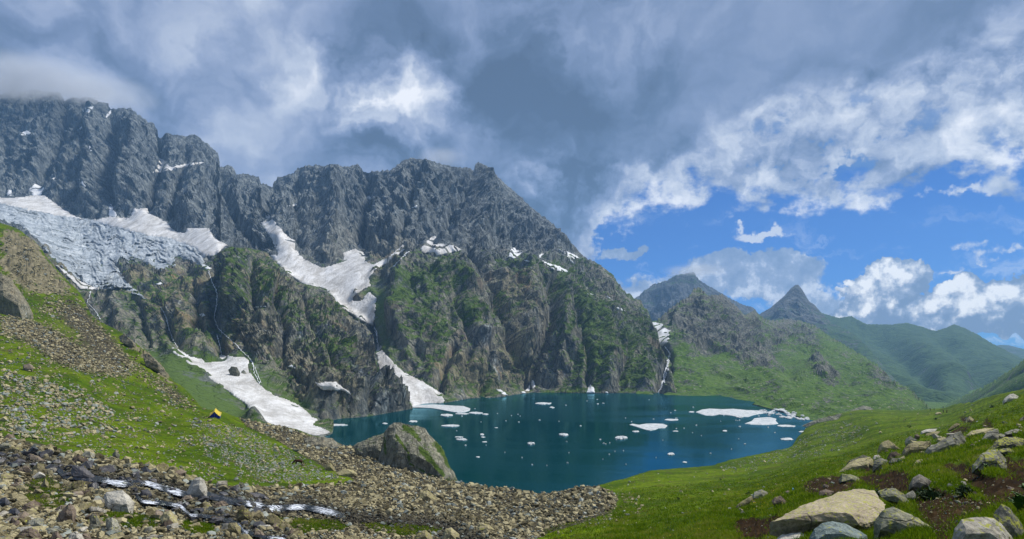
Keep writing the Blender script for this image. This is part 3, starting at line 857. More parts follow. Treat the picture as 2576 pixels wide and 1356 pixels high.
hill_e = range_('hill', [(1600, 830), (1648, 806), (1669, 790), (1701, 763), (1733, 747), (1745, 727), (1757, 721), (1768, 730), (1782, 743), (1816, 740), (1847, 766), (1872, 792), (1890, 784), (1898, 779), (1916, 797), (1937, 805), (1980, 801), (2006, 805), (2041, 814),
                         (2062, 827), (2084, 844), (2123, 866), (2174, 896), (2218, 926), (2239, 952), (2282, 973), (2325, 1012), (2352, 1034), (2420, 1048)],
                [(1600, 996), (1690, 995), (1800, 999), (1900, 1018), (1960, 1033), (2010, 1048), (2045, 1062), (2120, 1062), (2240, 1050), (2352, 1052), (2420, 1054)],
                [(1600, 830, 1480), (1600, 995, 830), (1690, 994, 803), (1800, 997, 779), (1900, 1016, 651), (1960, 1031, 577), (2010, 1046, 517), (2045, 1060, 478), (2110, 1050, 520), (2240, 1045, 580), (2380, 1050, 620), (1757, 721, 1700), (1650, 806, 1520), (1816, 740, 1680), (1900, 780, 1900), (1980, 801, 2050),
                 (2062, 827, 1950), (2174, 896, 1550), (2239, 952, 1200), (2325, 1012, 900), (1750, 850, 1230), (1850, 880, 1180), (1930, 900, 1130), (1720, 930, 960), (1850, 960, 880), (2000, 960, 860), (2100, 980, 820), (2200, 1000, 760), (2000, 880, 1420), (2100, 930, 1100), (2030, 920, 1150), (2080, 930, 1020), (1690, 860, 1180)],
                2.2, 170, [(150, 13, 'r'), (60, 8, 'r'), (20, 3.5, 'r'), (7, 1.6, 'f')], M_HILL, hill_veg, 0.25, gullies=[([(1660, 870), (1688, 892), (1676, 930), (1652, 992)], 16, 9), ([(1950, 870), (1990, 930)], 14, 18), ([(2080, 900), (2140, 950)], 12, 16)], lower=LAKE - 3,
                scree=[[(1770, 945), (1850, 935), (1900, 965), (1850, 975)], [(1950, 935), (2010, 930), (2040, 950), (1980, 955)]])
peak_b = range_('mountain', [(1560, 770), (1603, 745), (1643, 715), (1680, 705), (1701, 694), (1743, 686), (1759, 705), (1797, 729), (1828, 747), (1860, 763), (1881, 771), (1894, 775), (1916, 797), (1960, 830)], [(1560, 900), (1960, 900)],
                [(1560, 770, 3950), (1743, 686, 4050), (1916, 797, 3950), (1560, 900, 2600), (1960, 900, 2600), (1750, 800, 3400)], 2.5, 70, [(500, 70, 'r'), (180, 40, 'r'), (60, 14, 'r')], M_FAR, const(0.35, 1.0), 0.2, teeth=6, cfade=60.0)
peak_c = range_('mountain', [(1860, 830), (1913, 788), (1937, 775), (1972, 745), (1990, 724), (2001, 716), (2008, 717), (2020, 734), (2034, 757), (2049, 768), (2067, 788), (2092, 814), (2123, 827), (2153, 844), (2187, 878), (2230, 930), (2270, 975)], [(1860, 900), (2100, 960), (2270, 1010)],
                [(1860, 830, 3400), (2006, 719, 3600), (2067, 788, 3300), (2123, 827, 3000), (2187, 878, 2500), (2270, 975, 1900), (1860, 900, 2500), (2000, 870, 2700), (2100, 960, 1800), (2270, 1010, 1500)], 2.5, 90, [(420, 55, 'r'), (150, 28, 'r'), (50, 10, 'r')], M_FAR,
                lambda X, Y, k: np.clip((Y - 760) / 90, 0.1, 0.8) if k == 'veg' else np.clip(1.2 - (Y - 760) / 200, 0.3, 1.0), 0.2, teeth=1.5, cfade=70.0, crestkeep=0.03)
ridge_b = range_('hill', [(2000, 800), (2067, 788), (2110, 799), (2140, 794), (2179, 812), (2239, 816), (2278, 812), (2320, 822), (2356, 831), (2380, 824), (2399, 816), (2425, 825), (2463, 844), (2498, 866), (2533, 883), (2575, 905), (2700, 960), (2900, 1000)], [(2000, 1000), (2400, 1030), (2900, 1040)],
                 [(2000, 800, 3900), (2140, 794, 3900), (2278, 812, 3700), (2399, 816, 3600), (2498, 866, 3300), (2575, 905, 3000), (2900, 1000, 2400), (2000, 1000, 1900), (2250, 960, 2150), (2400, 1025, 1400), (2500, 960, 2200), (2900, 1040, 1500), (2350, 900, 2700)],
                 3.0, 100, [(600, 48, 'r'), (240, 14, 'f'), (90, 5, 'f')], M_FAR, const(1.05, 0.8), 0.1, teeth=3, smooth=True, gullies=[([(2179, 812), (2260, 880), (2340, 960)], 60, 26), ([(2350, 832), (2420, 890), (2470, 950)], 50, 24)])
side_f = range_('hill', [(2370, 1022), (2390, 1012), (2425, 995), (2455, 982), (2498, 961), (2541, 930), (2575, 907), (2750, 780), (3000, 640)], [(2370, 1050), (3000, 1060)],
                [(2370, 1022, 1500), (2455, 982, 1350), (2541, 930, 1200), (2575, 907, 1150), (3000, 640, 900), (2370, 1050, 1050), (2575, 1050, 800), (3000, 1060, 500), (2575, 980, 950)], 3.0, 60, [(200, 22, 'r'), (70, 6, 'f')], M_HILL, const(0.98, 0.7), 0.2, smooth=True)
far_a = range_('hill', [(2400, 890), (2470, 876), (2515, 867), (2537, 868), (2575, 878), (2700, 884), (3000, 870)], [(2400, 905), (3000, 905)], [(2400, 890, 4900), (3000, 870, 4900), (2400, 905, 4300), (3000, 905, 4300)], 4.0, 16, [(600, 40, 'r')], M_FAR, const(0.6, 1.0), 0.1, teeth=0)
# ------------------------------------------------------------------ the near ground: left slope, moraine, right meadow
g_crest = [(-320, 470), (-100, 545), (0, 560), (45, 575), (90, 610), (120, 650), (140, 675), (200, 735), (230, 790), (244, 804), (279, 822), (305, 835), (335, 861), (374, 887), (400, 913), (418, 939), (435, 957), (461, 974), (492, 1005), (505, 1024), (522, 1031), (557, 1035),
           (583, 1046), (610, 1053), (653, 1064), (684, 1068), (718, 1075), (744, 1079), (788, 1096), (818, 1100), (838, 1106), (862, 1120), (886, 1121), (930, 1140), (1000, 1165), (1070, 1190), (1134, 1213), (1195, 1219), (1235, 1228), (1269, 1224), (1306, 1233), (1358, 1241), (1395, 1238),
           (1449, 1226), (1496, 1223), (1509, 1218), (1563, 1206), (1596, 1196), (1630, 1184), (1697, 1178), (1798, 1169), (1832, 1157), (1916, 1141), (1981, 1127), (1991, 1121), (2010, 1095), (2022, 1082), (2030, 1066), (2061, 1055), (2091, 1042), (2157, 1031), (2202, 1030), (2224, 1032),
           (2316, 1032), (2371, 1026), (2409, 1016), (2445, 1010), (2482, 999), (2519, 990), (2575, 979), (2700, 950), (2900, 900)]
G_D = [(-320, 470, 620), (-320, 1000, 150), (-320, 1356, 28), (-320, 1950, 6.5), (0, 560, 560), (90, 610, 520), (140, 675, 470), (200, 735, 420), (244, 804, 345), (305, 835, 320), (400, 913, 272), (461, 974, 245), (522, 1031, 203), (610, 1053, 215), (718, 1077, 236), (818, 1099, 255), (862, 1120, 216),
       (930, 1140, 200), (1000, 1165, 183), (1134, 1213, 160), (1260, 1226, 155), (1358, 1241, 146), (1449, 1225, 150), (1509, 1218, 156), (1630, 1184, 195), (1798, 1169, 226), (1916, 1141, 290), (1981, 1127, 326), (2022, 1082, 412), (2061, 1055, 480), (2157, 1031, 560), (2224, 1032, 550), (2316, 1032, 520),
       (2371, 1026, 470), (2445, 1010, 340), (2519, 990, 200), (2575, 979, 150), (2900, 900, 90),
       (2575, 1356, 7), (2200, 1335, 10), (2400, 1140, 30), (2575, 1100, 27), (2575, 1040, 58), (2450, 1060, 82), (2300, 1080, 140), (2200, 1060, 280), (2100, 1100, 260), (2000, 1160, 165), (1900, 1250, 58), (1700, 1250, 84), (2100, 1180, 66), (2200, 1140, 82), (1750, 1330, 25), (1900, 1356, 14), (2050, 1222, 30),
       (2300, 1230, 15), (2450, 1220, 13.5), (2300, 1180, 24), (1600, 1356, 30), (1500, 1290, 60), (1287, 1356, 40), (1287, 1290, 82), (1000, 1250, 92), (1000, 1356, 40), (600, 1356, 36), (600, 1250, 64), (800, 1200, 112), (745, 1168, 137), (300, 1210, 62), (300, 1356, 33), (0, 1356, 31), (0, 1200, 60), (0, 1100, 92), (0, 1000, 132),
       (0, 900, 192), (0, 800, 275), (0, 700, 385), (200, 900, 212), (300, 1000, 178), (400, 1100, 130), (540, 1050, 174), (200, 1100, 106), (500, 1180, 86), (100, 780, 330), (150, 850, 255),
       (2900, 1100, 15), (2900, 1356, 5.5), (2575, 1950, 2.9), (1900, 1950, 3.6), (1287, 1950, 4.6), (600, 1950, 5.6), (2900, 1950, 2.6), (1900, 1600, 6.5), (2575, 1600, 4.2), (1287, 1600, 10), (600, 1600, 12)]
STREAM = [(-60, 1150), (35, 1160), (78, 1164), (144, 1177), (161, 1196), (253, 1205), (296, 1216), (331, 1215), (370, 1215), (409, 1227), (461, 1242), (522, 1245), (566, 1257), (610, 1264), (653, 1271), (674, 1280), (724, 1276), (765, 1275), (792, 1280), (832, 1288), (865, 1300), (930, 1308), (1017, 1320), (1067, 1318), (1130, 1330), (1200, 1362)]
BROOK = [(330, 1240), (361, 1262), (405, 1264), (453, 1272), (479, 1296), (540, 1300), (600, 1318), (612, 1335), (660, 1350), (720, 1358)]
RUBBLE = [(-60, 1085), (60, 1115), (160, 1135), (250, 1148), (360, 1170), (460, 1193), (560, 1226), (700, 1225), (900, 1213), (1000, 1190), (1140, 1213), (1240, 1226), (1440, 1226), (1500, 1222), (1555, 1250), (1540, 1290), (1440, 1318), (1380, 1342), (1290, 1380), (-60, 1400)]
MORAINE = [(600, 1050), (720, 1076), (850, 1118), (890, 1122), (930, 1140), (1140, 1213), (900, 1213), (880, 1200), (790, 1160), (740, 1135), (690, 1105), (620, 1075)]
SCREE_A = [(0, 790), (74, 809), (144, 841), (209, 878), (279, 909), (330, 935), (300, 950), (192, 926), (144, 909), (74, 862), (0, 838)]
SCREE_B = [(83, 774), (150, 760), (196, 762), (244, 808), (296, 868), (361, 931), (435, 972), (505, 1030), (480, 1030), (435, 1009), (370, 955), (300, 905), (250, 880), (174, 813)]
DIRT = [[(2020, 1215), (2060, 1195), (2130, 1192), (2165, 1215), (2110, 1250), (2050, 1245), (2015, 1235)], [(2290, 1235), (2350, 1222), (2430, 1240), (2470, 1262), (2520, 1265), (2490, 1285), (2430, 1300), (2400, 1350), (2350, 1370), (2330, 1320), (2300, 1290)],
        [(2230, 1175), (2290, 1195), (2290, 1230), (2260, 1225)], [(2360, 1165), (2440, 1160), (2500, 1200), (2440, 1205), (2390, 1190)], [(2370, 1105), (2420, 1080), (2450, 1062), (2440, 1075), (2400, 1100), (2380, 1120)], [(2400, 1045), (2440, 1050), (2470, 1060), (2430, 1062)], [(2500, 1140), (2600, 1150), (2600, 1200), (2530, 1195)], [(2400, 1200), (2470, 1195), (2600, 1225), (2600, 1245), (2480, 1240)], [(2120, 1160), (2160, 1150), (2230, 1180), (2180, 1190)], [(2380, 1092), (2420, 1072), (2440, 1082), (2400, 1098)], [(2150, 1198), (2290, 1182), (2305, 1240), (2235, 1252), (2190, 1225)], [(2440, 1205), (2600, 1188), (2600, 1262), (2480, 1272)], [(1850, 1315), (1960, 1290), (1990, 1330), (1900, 1365)],
        [(2470, 1060), (2490, 1050), (2500, 1090), (2480, 1088)], [(1840, 1310), (1900, 1300), (1930, 1340), (1860, 1360)], [(2480, 1105), (2540, 1090), (2600, 1120), (2520, 1128)], [(2280, 1360), (2420, 1350), (2420, 1420), (2280, 1420)]]
ROCKY = [[(0, 565), (80, 600), (140, 680), (200, 745), (60, 740), (0, 690)], [(296, 840), (340, 866), (400, 915), (440, 960), (420, 960), (360, 915), (305, 862)]]
xs = np.arange(-320, 2901, 3.2)
gc = interp(g_crest)
P, PX, PY, FD = loft(xs, gc, interp([(-320, 1950), (2900, 1950)]), 310, Rbf(G_D, 2e-4), back=[(3, 1.5), (12, 8), (30, 24), (70, 60)], pw=0.80)
shp = PX.shape
vp = P.reshape(-1, 3)
dd = P[..., 1]
rub = np.maximum(soft(PX, PY, [RUBBLE, MORAINE], 3), soft(PX, PY, [SCREE_A, SCREE_B], 8))
rcky = soft(PX, PY, ROCKY, 4)
z = 0
for lam, a_, k in ((45, 2.4, 0.0050), (14, 0.9, 0.0032), (4.5, 0.34, 0.0030), (1.4, 0.13, 0.0030), (0.45, 0.05, 0.0028), (0.16, 0.02, 0.0016)):
    z = z + fbm(vp / lam + lam, 2).reshape(shp) * np.minimum(a_, dd * k)
tus = np.clip(fbm(vp / 0.55 + 40, 3), 0, 1).reshape(shp)
z = z + (tus - 0.12) * np.minimum(0.26, dd * 0.014) * (1 - rub)
z = z + rcky * (ridged(vp / 16.0 + 4, 4).reshape(shp) - 0.6) * 4
st_d = np.minimum(dist_line(PX, PY, STREAM), dist_line(PX, PY, BROOK) + 8)
chan = np.exp(-(st_d / 17.0) ** 2)
z = z - chan * 0.75
dm = soft(PX + (fbm(vp / 0.9 + 8, 3) * 26).reshape(shp) * np.clip(14 / dd, 0, 1), PY + (fbm(vp / 0.9 + 28, 3) * 14).reshape(shp) * np.clip(14 / dd, 0, 1), DIRT, 2)
z = z - dm * np.minimum(0.20, dd * 0.012) + dm * np.abs(fbm(vp / 0.22 + 3, 3)).reshape(shp) * np.minimum(0.10, dd * 0.006)
crf = np.clip((PY - gc(PX)) / 14.0, 0.0, 1)
P[..., 2] += z * (0.35 + 0.65 * crf)
wet = np.exp(-(st_d / 26.0) ** 2)
m, b, bs = material('ground')
p = b.pos()
n_big = b.noise(p, 0.05, 4, 0.6, 0.5)
n_mid = b.noise(p, 0.5, 5, 0.65)
n_fin = b.add(b.mul(b.noise(p, 7.0, 5, 0.72), 0.5), b.mul(b.noise(p, 1.7, 5, 0.75), 0.5))
g1 = b.mix(b.smooth(n_big, 0.38, 0.62), (0.038, 0.074, 0.002), (0.112, 0.162, 0.004))
g1 = b.mix(b.smooth(n_mid, 0.46, 0.66), g1, (0.072, 0.132, 0.003))
g1 = b.mix(b.mul(b.smooth(b.noise(p, 0.17, 5, 0.75), 0.50, 0.68), 0.8), g1, (0.080, 0.070, 0.022))
g1 = b.mix(b.mul(b.smooth(b.noise(p, 0.31, 5, 0.72), 0.51, 0.62), 0.7), g1, (0.024, 0.044, 0.004))
g1 = b.mix(1.0, g1, b.ramp(n_fin, [(0.34, (0.36, 0.38, 0.34)), (0.5, (0.95, 0.95, 0.95)), (0.66, (1.7, 1.62, 1.4))]), 'MULTIPLY')
st1 = b.ramp(b.add(b.mul(b.noise(p, 1.6, 5, 0.75), 0.6), b.mul(n_fin, 0.4)), [(0.36, (0.014, 0.012, 0.009)), (0.52, (0.060, 0.052, 0.034)), (0.68, (0.20, 0.175, 0.115))])
di = b.ramp(b.add(b.mul(n_fin, 0.6), b.mul(n_mid, 0.4)), [(0.38, (0.008, 0.0045, 0.002)), (0.52, (0.030, 0.017, 0.006)), (0.68, (0.072, 0.044, 0.017))])
ro = b.ramp(b.noise(b.vec('MULTIPLY', p, (1, 1, 0.5)), 0.22, 6, 0.7), [(0.3, (0.05, 0.05, 0.035)), (0.5, (0.17, 0.15, 0.09)), (0.7, (0.30, 0.26, 0.17))])
sf = b.smooth(b.add(b.attr('rub'), b.mul(b.sub(n_mid, 0.5), 1.1)), 0.36, 0.62)
df = b.smooth(b.add(b.attr('dirt'), b.add(b.mul(b.sub(n_mid, 0.5), 1.0), b.mul(b.sub(n_fin, 0.5), 0.5))), 0.34, 0.52)
rf = b.smooth(b.add(b.attr('rocky'), b.mul(b.sub(b.noise(p, 0.09, 5, 0.65), 0.5), 1.9)), 0.52, 0.70)
col = b.mix(rf, g1, ro)
col = b.mix(sf, col, st1)
col = b.mix(df, col, di)
col = b.mix(b.mul(b.attr('wet'), 0.82), col, (0.018, 0.017, 0.016))
b.put(bs.inputs['Base Color'], col)
hh = b.add(b.mul(n_fin, 0.10), b.mul(n_mid, 0.35))
b.put(bs.inputs['Normal'], b.bump(hh, 0.75, 0.8))
bs.inputs['Specular IOR Level'].default_value = 0.04
M_GROUND = m
ground = mesh_obj('ground', P, grid_faces(*shp), M_GROUND, smooth=True, attrs={'rub': rub, 'dirt': dm, 'rocky': rcky, 'wet': wet})
tag(ground, kind='structure')

# ------------------------------------------------------------------ the lake
m, b, bs = material('lake_water')
p = b.pos()
bs.inputs['Base Color'].default_value = (0.0002, 0.034, 0.039, 1)
bs.inputs['Specular Tint'].default_value = (0.22, 0.78, 0.92, 1)
bs.inputs['Roughness'].default_value = 0.10
bs.inputs['IOR'].default_value = 1.22
bs.inputs['Specular IOR Level'].default_value = 0.30
wv_ = b.add(b.mul(b.noise(b.vec('MULTIPLY', p, (1.0, 1.6, 1.0)), 0.55, 3, 0.6), 0.6), b.mul(b.noise(p, 0.09, 3, 0.6, 0.5), 0.5))
breeze = b.smooth(b.noise(b.vec('MULTIPLY', p, (0.4, 1.0, 1.0)), 0.012, 4, 0.6, 0.6), 0.36, 0.62)
b.put(bs.inputs['Normal'], b.bump(b.mul(wv_, b.add(0.25, b.mul(breeze, 0.75))), 0.40, 0.30))
gl_ = b.n.new('ShaderNodeBsdfGlossy')
gl_.inputs['Color'].default_value = (0.36, 0.76, 0.92, 1)
gl_.inputs['Roughness'].default_value = 0.09
df_ = b.n.new('ShaderNodeBsdfDiffuse')
df_.inputs['Color'].default_value = (0.0002, 0.030, 0.034, 1)
nrm = bs.inputs['Normal'].links[0].from_socket
b.put(gl_.inputs['Normal'], nrm)
fr = b.n.new('ShaderNodeFresnel')
fr.inputs['IOR'].default_value = 1.33
b.put(fr.inputs['Normal'], nrm)
mx = b.n.new('ShaderNodeMixShader')
b.put(mx.inputs[0], b.mul(fr.outputs[0], 0.72))
b.put(gl_.inputs['Roughness'], b.smooth(breeze, 0.0, 1.0, 0.035, 0.15))
b.l.new(df_.outputs[0], mx.inputs[1])
b.l.new(gl_.outputs[0], mx.inputs[2])
b.l.new(mx.outputs[0], [n for n in b.n if n.type == 'OUTPUT_MATERIAL'][0].inputs[0])
M_LAKE = m
lake = mesh_obj('lake', [(-900, 120, LAKE), (216, 120, LAKE), (216, 500, LAKE), (230, 640, LAKE), (300, 800, LAKE), (300, 1100, LAKE), (-900, 1100, LAKE)], [(0, 1, 2, 3, 4, 5, 6)], M_LAKE)
tag(lake, kind='structure')
bed = mesh_obj('terrain', [(-4300, -400, LAKE - 60), (6300, -400, LAKE - 60), (6300, 5400, LAKE - 60), (-4300, 5400, LAKE - 60)], [(0, 1, 2, 3)], M_HILL, attrs={'veg': [1.0] * 4, 'tan': [0.2] * 4, 'scree': [0.0] * 4})
tag(bed, kind='structure')

T_GROUND, T_MASSIF, T_KNOLL, T_HILL = bvh_of(ground), bvh_of(massif), bvh_of(knoll), bvh_of(hill_e)
# ------------------------------------------------------------------ snow, glacier, falls
m, b, bs = material('old_snow')
p = b.pos()
sn = b.noise(b.vec('MULTIPLY', p, (1.0, 0.35, 0.22)), 0.07, 6, 0.72, 0.5)
sn2 = b.noise(p, 0.35, 5, 0.7)
c_ = b.ramp(b.add(b.mul(sn, 0.7), b.mul(sn2, 0.3)), [(0.34, (0.30, 0.28, 0.25)), (0.46, (0.50, 0.485, 0.455)), (0.60, (0.75, 0.74, 0.72))])
b.put(bs.inputs['Base Color'], c_)
bs.inputs['Roughness'].default_value = 0.7
b.put(bs.inputs['Normal'], b.bump(b.add(sn, b.mul(sn2, 0.6)), 0.9, 3.0))
M_SNOW = m
m, b, bs = material('clean_snow')
p = b.pos()
sn2 = b.noise(p, 0.5, 5, 0.7)
b.put(bs.inputs['Base Color'], b.ramp(sn2, [(0.3, (0.42, 0.44, 0.45)), (0.58, (0.77, 0.775, 0.77))]))
bs.inputs['Roughness'].default_value = 0.6
b.put(bs.inputs['Normal'], b.bump(sn2, 0.6, 0.6))
M_CLEAN = m
m, b, bs = material('glacier_ice')
p = b.pos()
p = b.vec('ADD', p, b.vec('SCALE', b.vec('SUBTRACT', b.noise(p, 0.007, 4, 0.6, 0.5, True), (0.5, 0.5, 0.5)), s=190.0))
x_, y_, z_ = b.sep(p)
z_ = b.add(z_, b.mul(x_, 0.22))
fl = b.noise(b.comb(b.mul(x_, 0.012), b.mul(y_, 0.012), b.mul(z_, 0.060)), 1.0, 5, 0.62, 1.4)
ln = b.noise(b.comb(b.mul(x_, 0.03), b.mul(y_, 0.02), b.mul(z_, 0.26)), 1.0, 5, 0.72, 1.0)
cv = b.noise(b.comb(b.mul(x_, 0.09), b.mul(y_, 0.05), b.mul(z_, 0.05)), 1.0, 4, 0.7, 1.2)
v_ = b.add(b.add(b.mul(fl, 0.40), b.mul(ln, 0.46)), b.mul(cv, 0.16))
c_ = b.ramp(v_, [(0.42, (0.085, 0.105, 0.12)), (0.47, (0.26, 0.295, 0.32)), (0.53, (0.43, 0.475, 0.505)), (0.62, (0.64, 0.67, 0.68))])
b.put(bs.inputs['Base Color'], c_)
bs.inputs['Roughness'].default_value = 0.55
b.put(bs.inputs['Normal'], b.bump(v_, 0.9, 9.0))
M_ICE = m
m, b, bs = material('white_water')
p = b.pos()
b.put(bs.inputs['Base Color'], b.ramp(b.noise(p, 0.8, 4, 0.7), [(0.3, (0.62, 0.66, 0.70)), (0.6, (0.90, 0.91, 0.92))]))
bs.inputs['Roughness'].default_value = 0.5
M_FALL = m


def biggest(M):
    """keep the largest connected piece"""
    seen = np.zeros(M.shape, bool)
    best = []
    for i, j in np.argwhere(M):
        if seen[i, j]:
            continue
        comp, stack = [], [(i, j)]
        seen[i, j] = True
        while stack:
            a_, c_ = stack.pop()
            comp.append((a_, c_))
            for da, dc_ in ((0, 1), (0, -1), (1, 0), (-1, 0)):
                u, v = a_ + da, c_ + dc_
                if 0 <= u < M.shape[0] and 0 <= v < M.shape[1] and M[u, v] and not seen[u, v]:
                    seen[u, v] = True
                    stack.append((u, v))
        if len(comp) > len(best):
            best = comp
    o = np.zeros(M.shape, bool)
    for a_, c_ in best:
        o[a_, c_] = True
    return o


def drape(name, poly, trees, mat, bulge, step=2.0, sm=6, ragged=3.0, lift=0.6, wav=None, seed=0):
    """a sheet of snow or ice with body lying on the slopes, its edges running out into the rock"""
    a = np.array(poly, float)
    x0, y0 = a.min(0) - 4
    x1, y1 = a.max(0) + 4
    xs_, ys_ = np.arange(x0, x1, step), np.arange(y0, y1, step)
    X, Y = np.meshgrid(xs_, ys_)
    wob_ = np.stack([X.ravel() / 9, Y.ravel() / 9, np.full(X.size, seed * 3.1)], -1)
    X2 = X + (fbm(wob_, 3) * ragged * 1.6).reshape(X.shape)
    Y2 = Y + (fbm(wob_ + 50, 3) * ragged).reshape(X.shape)
    M = inside(X2, Y2, poly)
    D_ = np.full(X.shape, np.nan)
    idx = np.argwhere(M)
    if len(idx) < 4:
        return None
    for i, j in idx:
        h = ray(X[i, j], Y[i, j], trees)
        if h:
            D_[i, j] = h[0].y
    M &= ~np.isnan(D_)
    Qm = M[:-1, :-1] & M[1:, :-1] & M[1:, 1:] & M[:-1, 1:]
    Qm = biggest(Qm)
    M = np.zeros(M.shape, bool)
    M[:-1, :-1] |= Qm
    M[1:, :-1] |= Qm
    M[1:, 1:] |= Qm
    M[:-1, 1:] |= Qm
    for _ in range(sm):
        n = np.zeros(X.shape)
        s = np.zeros(X.shape)
        for dx, dy in ((0, 1), (0, -1), (1, 0), (-1, 0)):
            sh = np.roll(np.roll(np.where(M, D_, 0), dx, 0), dy, 1)
            shm = np.roll(np.roll(M, dx, 0), dy, 1)
            s += sh
            n += shm
        D_ = np.where(M, (D_ + s) / (1 + n), np.nan)
    # distance from the edge, in cells
    e = M.astype(float)
    edge = np.zeros(X.shape)
    cur = M.copy()
    for k in range(10):
        edge += cur
        nx = cur.copy()
        for dx, dy in ((0, 1), (0, -1), (1, 0), (-1, 0)):
            nx &= np.roll(np.roll(cur, dx, 0), dy, 1)
        cur = nx
    lift_m = np.where(edge <= 1, -0.5, lift + bulge * np.clip((edge - 1) / 5.0, 0, 1) ** 0.6)
    if wav is not None:
        lift_m = lift_m + wav(X, Y) * np.clip((edge - 1) / 3.0, 0, 1)
    Dn = np.where(M, D_ - lift_m, 1.0)
    V = world(X, Y, Dn)
    ids = -np.ones(X.shape, int)
    ids[M] = np.arange(M.sum())
    q_ = np.stack([ids[:-1, :-1], ids[1:, :-1], ids[1:, 1:], ids[:-1, 1:]], -1).reshape(-1, 4)
    q_ = q_[Qm.ravel()]
    if not len(q_):
        return None
    return mesh_obj(name, V[M], q_, mat, smooth=True)


TREES = [T_MASSIF, T_KNOLL, T_HILL]


def ice_waves(X, Y):
    v = np.stack([X.ravel(), Y.ravel(), np.zeros(X.size)], -1)
    wv1 = fbm(v / 70 + 5, 3) * 60
    f1 = ridged(np.stack([X.ravel() / 60, (Y.ravel() - 0.25 * X.ravel() + wv1) / 11, np.zeros(X.size)], -1), 3) - 0.9
    f2 = ridged(np.stack([(X.ravel() + wv1 * 0.6) / 12, Y.ravel() / 40, np.zeros(X.size) + 4], -1), 2) - 0.8
    return (f1 * 15 + f2 * 5).reshape(X.shape)


g = drape('glacier', GLACIER, TREES, M_ICE, 13.0, 2.0, 10, 4.0, 1.0, ice_waves)
tag(g, "crevassed blue grey hanging glacier draped over the left cliffs", "glacier")
for k, (pl, lab, bul) in enumerate(SNOWS):
    big_ = (max(q[0] for q in pl) - min(q[0] for q in pl)) > 90
    o = drape('snow_patch', pl, [T_HILL] if pl[0] == (1635, 811) else ([T_MASSIF] if pl in (COULOIR, FAN_MID, FAN_LEFT) else TREES), M_SNOW if big_ else M_CLEAN, bul, 2.0 if big_ else 1.5, (26 if pl is FAN_LEFT else 7) if big_ else 8, 2.2 if big_ else 1.6, 1.6, None, k)
    if o:
        tag(o, lab, "snow patch", "snow patches on the mountain walls")

# rock island in the left fan
FALLS = [
    ([[(228, 733), (224, 748), (219, 761), (236, 778), (244, 788), (252, 803)]], 2.6, "short waterfall pouring off the rock lip under the glacier tongue", [T_MASSIF]),
    ([[(404, 773), (411, 784), (418, 800), (423, 818), (427, 835), (436, 856), (446, 874)]], 2.6, "thin white waterfall dropping to the top of the left snow fan", [T_MASSIF]),
    ([[(523, 680), (530, 700), (535, 715), (543, 728), (546, 742), (545, 765), (538, 800), (549, 826), (562, 839)], [(545, 842), (552, 865), (557, 892)], [(562, 839), (592, 865), (610, 885), (623, 896)]], 2.6, "tall waterfall in the cleft left of the mossy knoll", TREES),
    ([[(623, 896), (636, 913), (640, 939), (653, 966)], [(630, 905), (645, 935), (656, 962)]], 2.2, "braided cascade running beside the left snow fan", TREES),
    ([[(941, 822), (946, 838), (948, 850), (950, 864)], [(944, 826), (950, 845)]], 3.0, "short torrent linking the snow couloir to the snow fan below", TREES),
    ([[(1672, 870), (1680, 882), (1686, 892), (1682, 908), (1674, 928), (1672, 945), (1668, 960), (1660, 978), (1651, 994)], [(1684, 890), (1678, 912), (1680, 928), (1672, 950), (1664, 962), (1663, 980)], [(1674, 930), (1668, 948), (1672, 962)]], 3.4, "white braided waterfall tumbling into the lake on the right", TREES),
]
for k, (strands, wd, lab, trees) in enumerate(FALLS):
    V, Q = [], []
    for si, ln in enumerate(strands):
        pts = np.array(ln, float)
        seg = np.concatenate([[0], np.cumsum(np.hypot(*np.diff(pts, axis=0).T))])
        n = max(4, int(seg[-1] / 1.6))
        t_ = np.linspace(0, seg[-1], n)
        lx, ly = np.interp(t_, seg, pts[:, 0]), np.interp(t_, seg, pts[:, 1])
        jit = fbm(np.stack([t_ / 5, np.full(n, k * 7.0 + si * 3), np.zeros(n)], -1), 3)
        lx = lx + jit * 4.5
        ww = wd * 1.35 * np.clip(0.5 + fbm(np.stack([t_ / 4, np.full(n, 40.0 + k), np.zeros(n)], -1), 2) * 1.3, 0.35, 1.6)
        base_i = len(V)
        good = []
        for i in range(n):
            h = ray(lx[i], ly[i], trees)
            if not h:
                continue
            d_ = h[0].y - 2.2
            for s_ in (-0.5, 0.0, 0.5):
                V.append(world(lx[i] + s_ * ww[i], ly[i], d_ - (0.8 if s_ == 0 else 0.0)))
            good.append(i)
        for r_ in range(len(good) - 1):
            a0 = base_i + r_ * 3
            for c2 in (0, 1):
                Q.append((a0 + c2, a0 + c2 + 1, a0 + 3 + c2 + 1, a0 + 3 + c2))
    o = mesh_obj('waterfall', V, Q, M_FALL, smooth=True)
    tag(o, lab, "waterfall", "waterfalls on the mountain")

# ------------------------------------------------------------------ ice on the lake
m, b, bs = material('floe_ice')
p = b.pos()
n_ = b.noise(p, 0.35, 5, 0.7)
crk = b.voro(b.vec('ADD', p, b.vec('SCALE', b.noise(p, 0.3, 2, color=True), s=3.0)), 0.16, 'DISTANCE_TO_EDGE')
c_ = b.ramp(n_, [(0.3, (0.36, 0.38, 0.37)), (0.5, (0.54, 0.555, 0.545)), (0.7, (0.68, 0.69, 0.69))])
c_ = b.mix(b.mul(b.smooth(crk, 0.09, 0.0), 0.75), c_, (0.28, 0.32, 0.33))
b.put(bs.inputs['Base Color'], c_)
bs.inputs['Roughness'].default_value = 0.6
b.put(bs.inputs['Normal'], b.bump(n_, 0.6, 0.4))
M_FLOE = m


def lake_pt(px, py):
    d_ = -LAKE * F / (py - HY)
    return np.array([(px - CX) / F * d_, d_, LAKE])


rnd = random.Random(11)


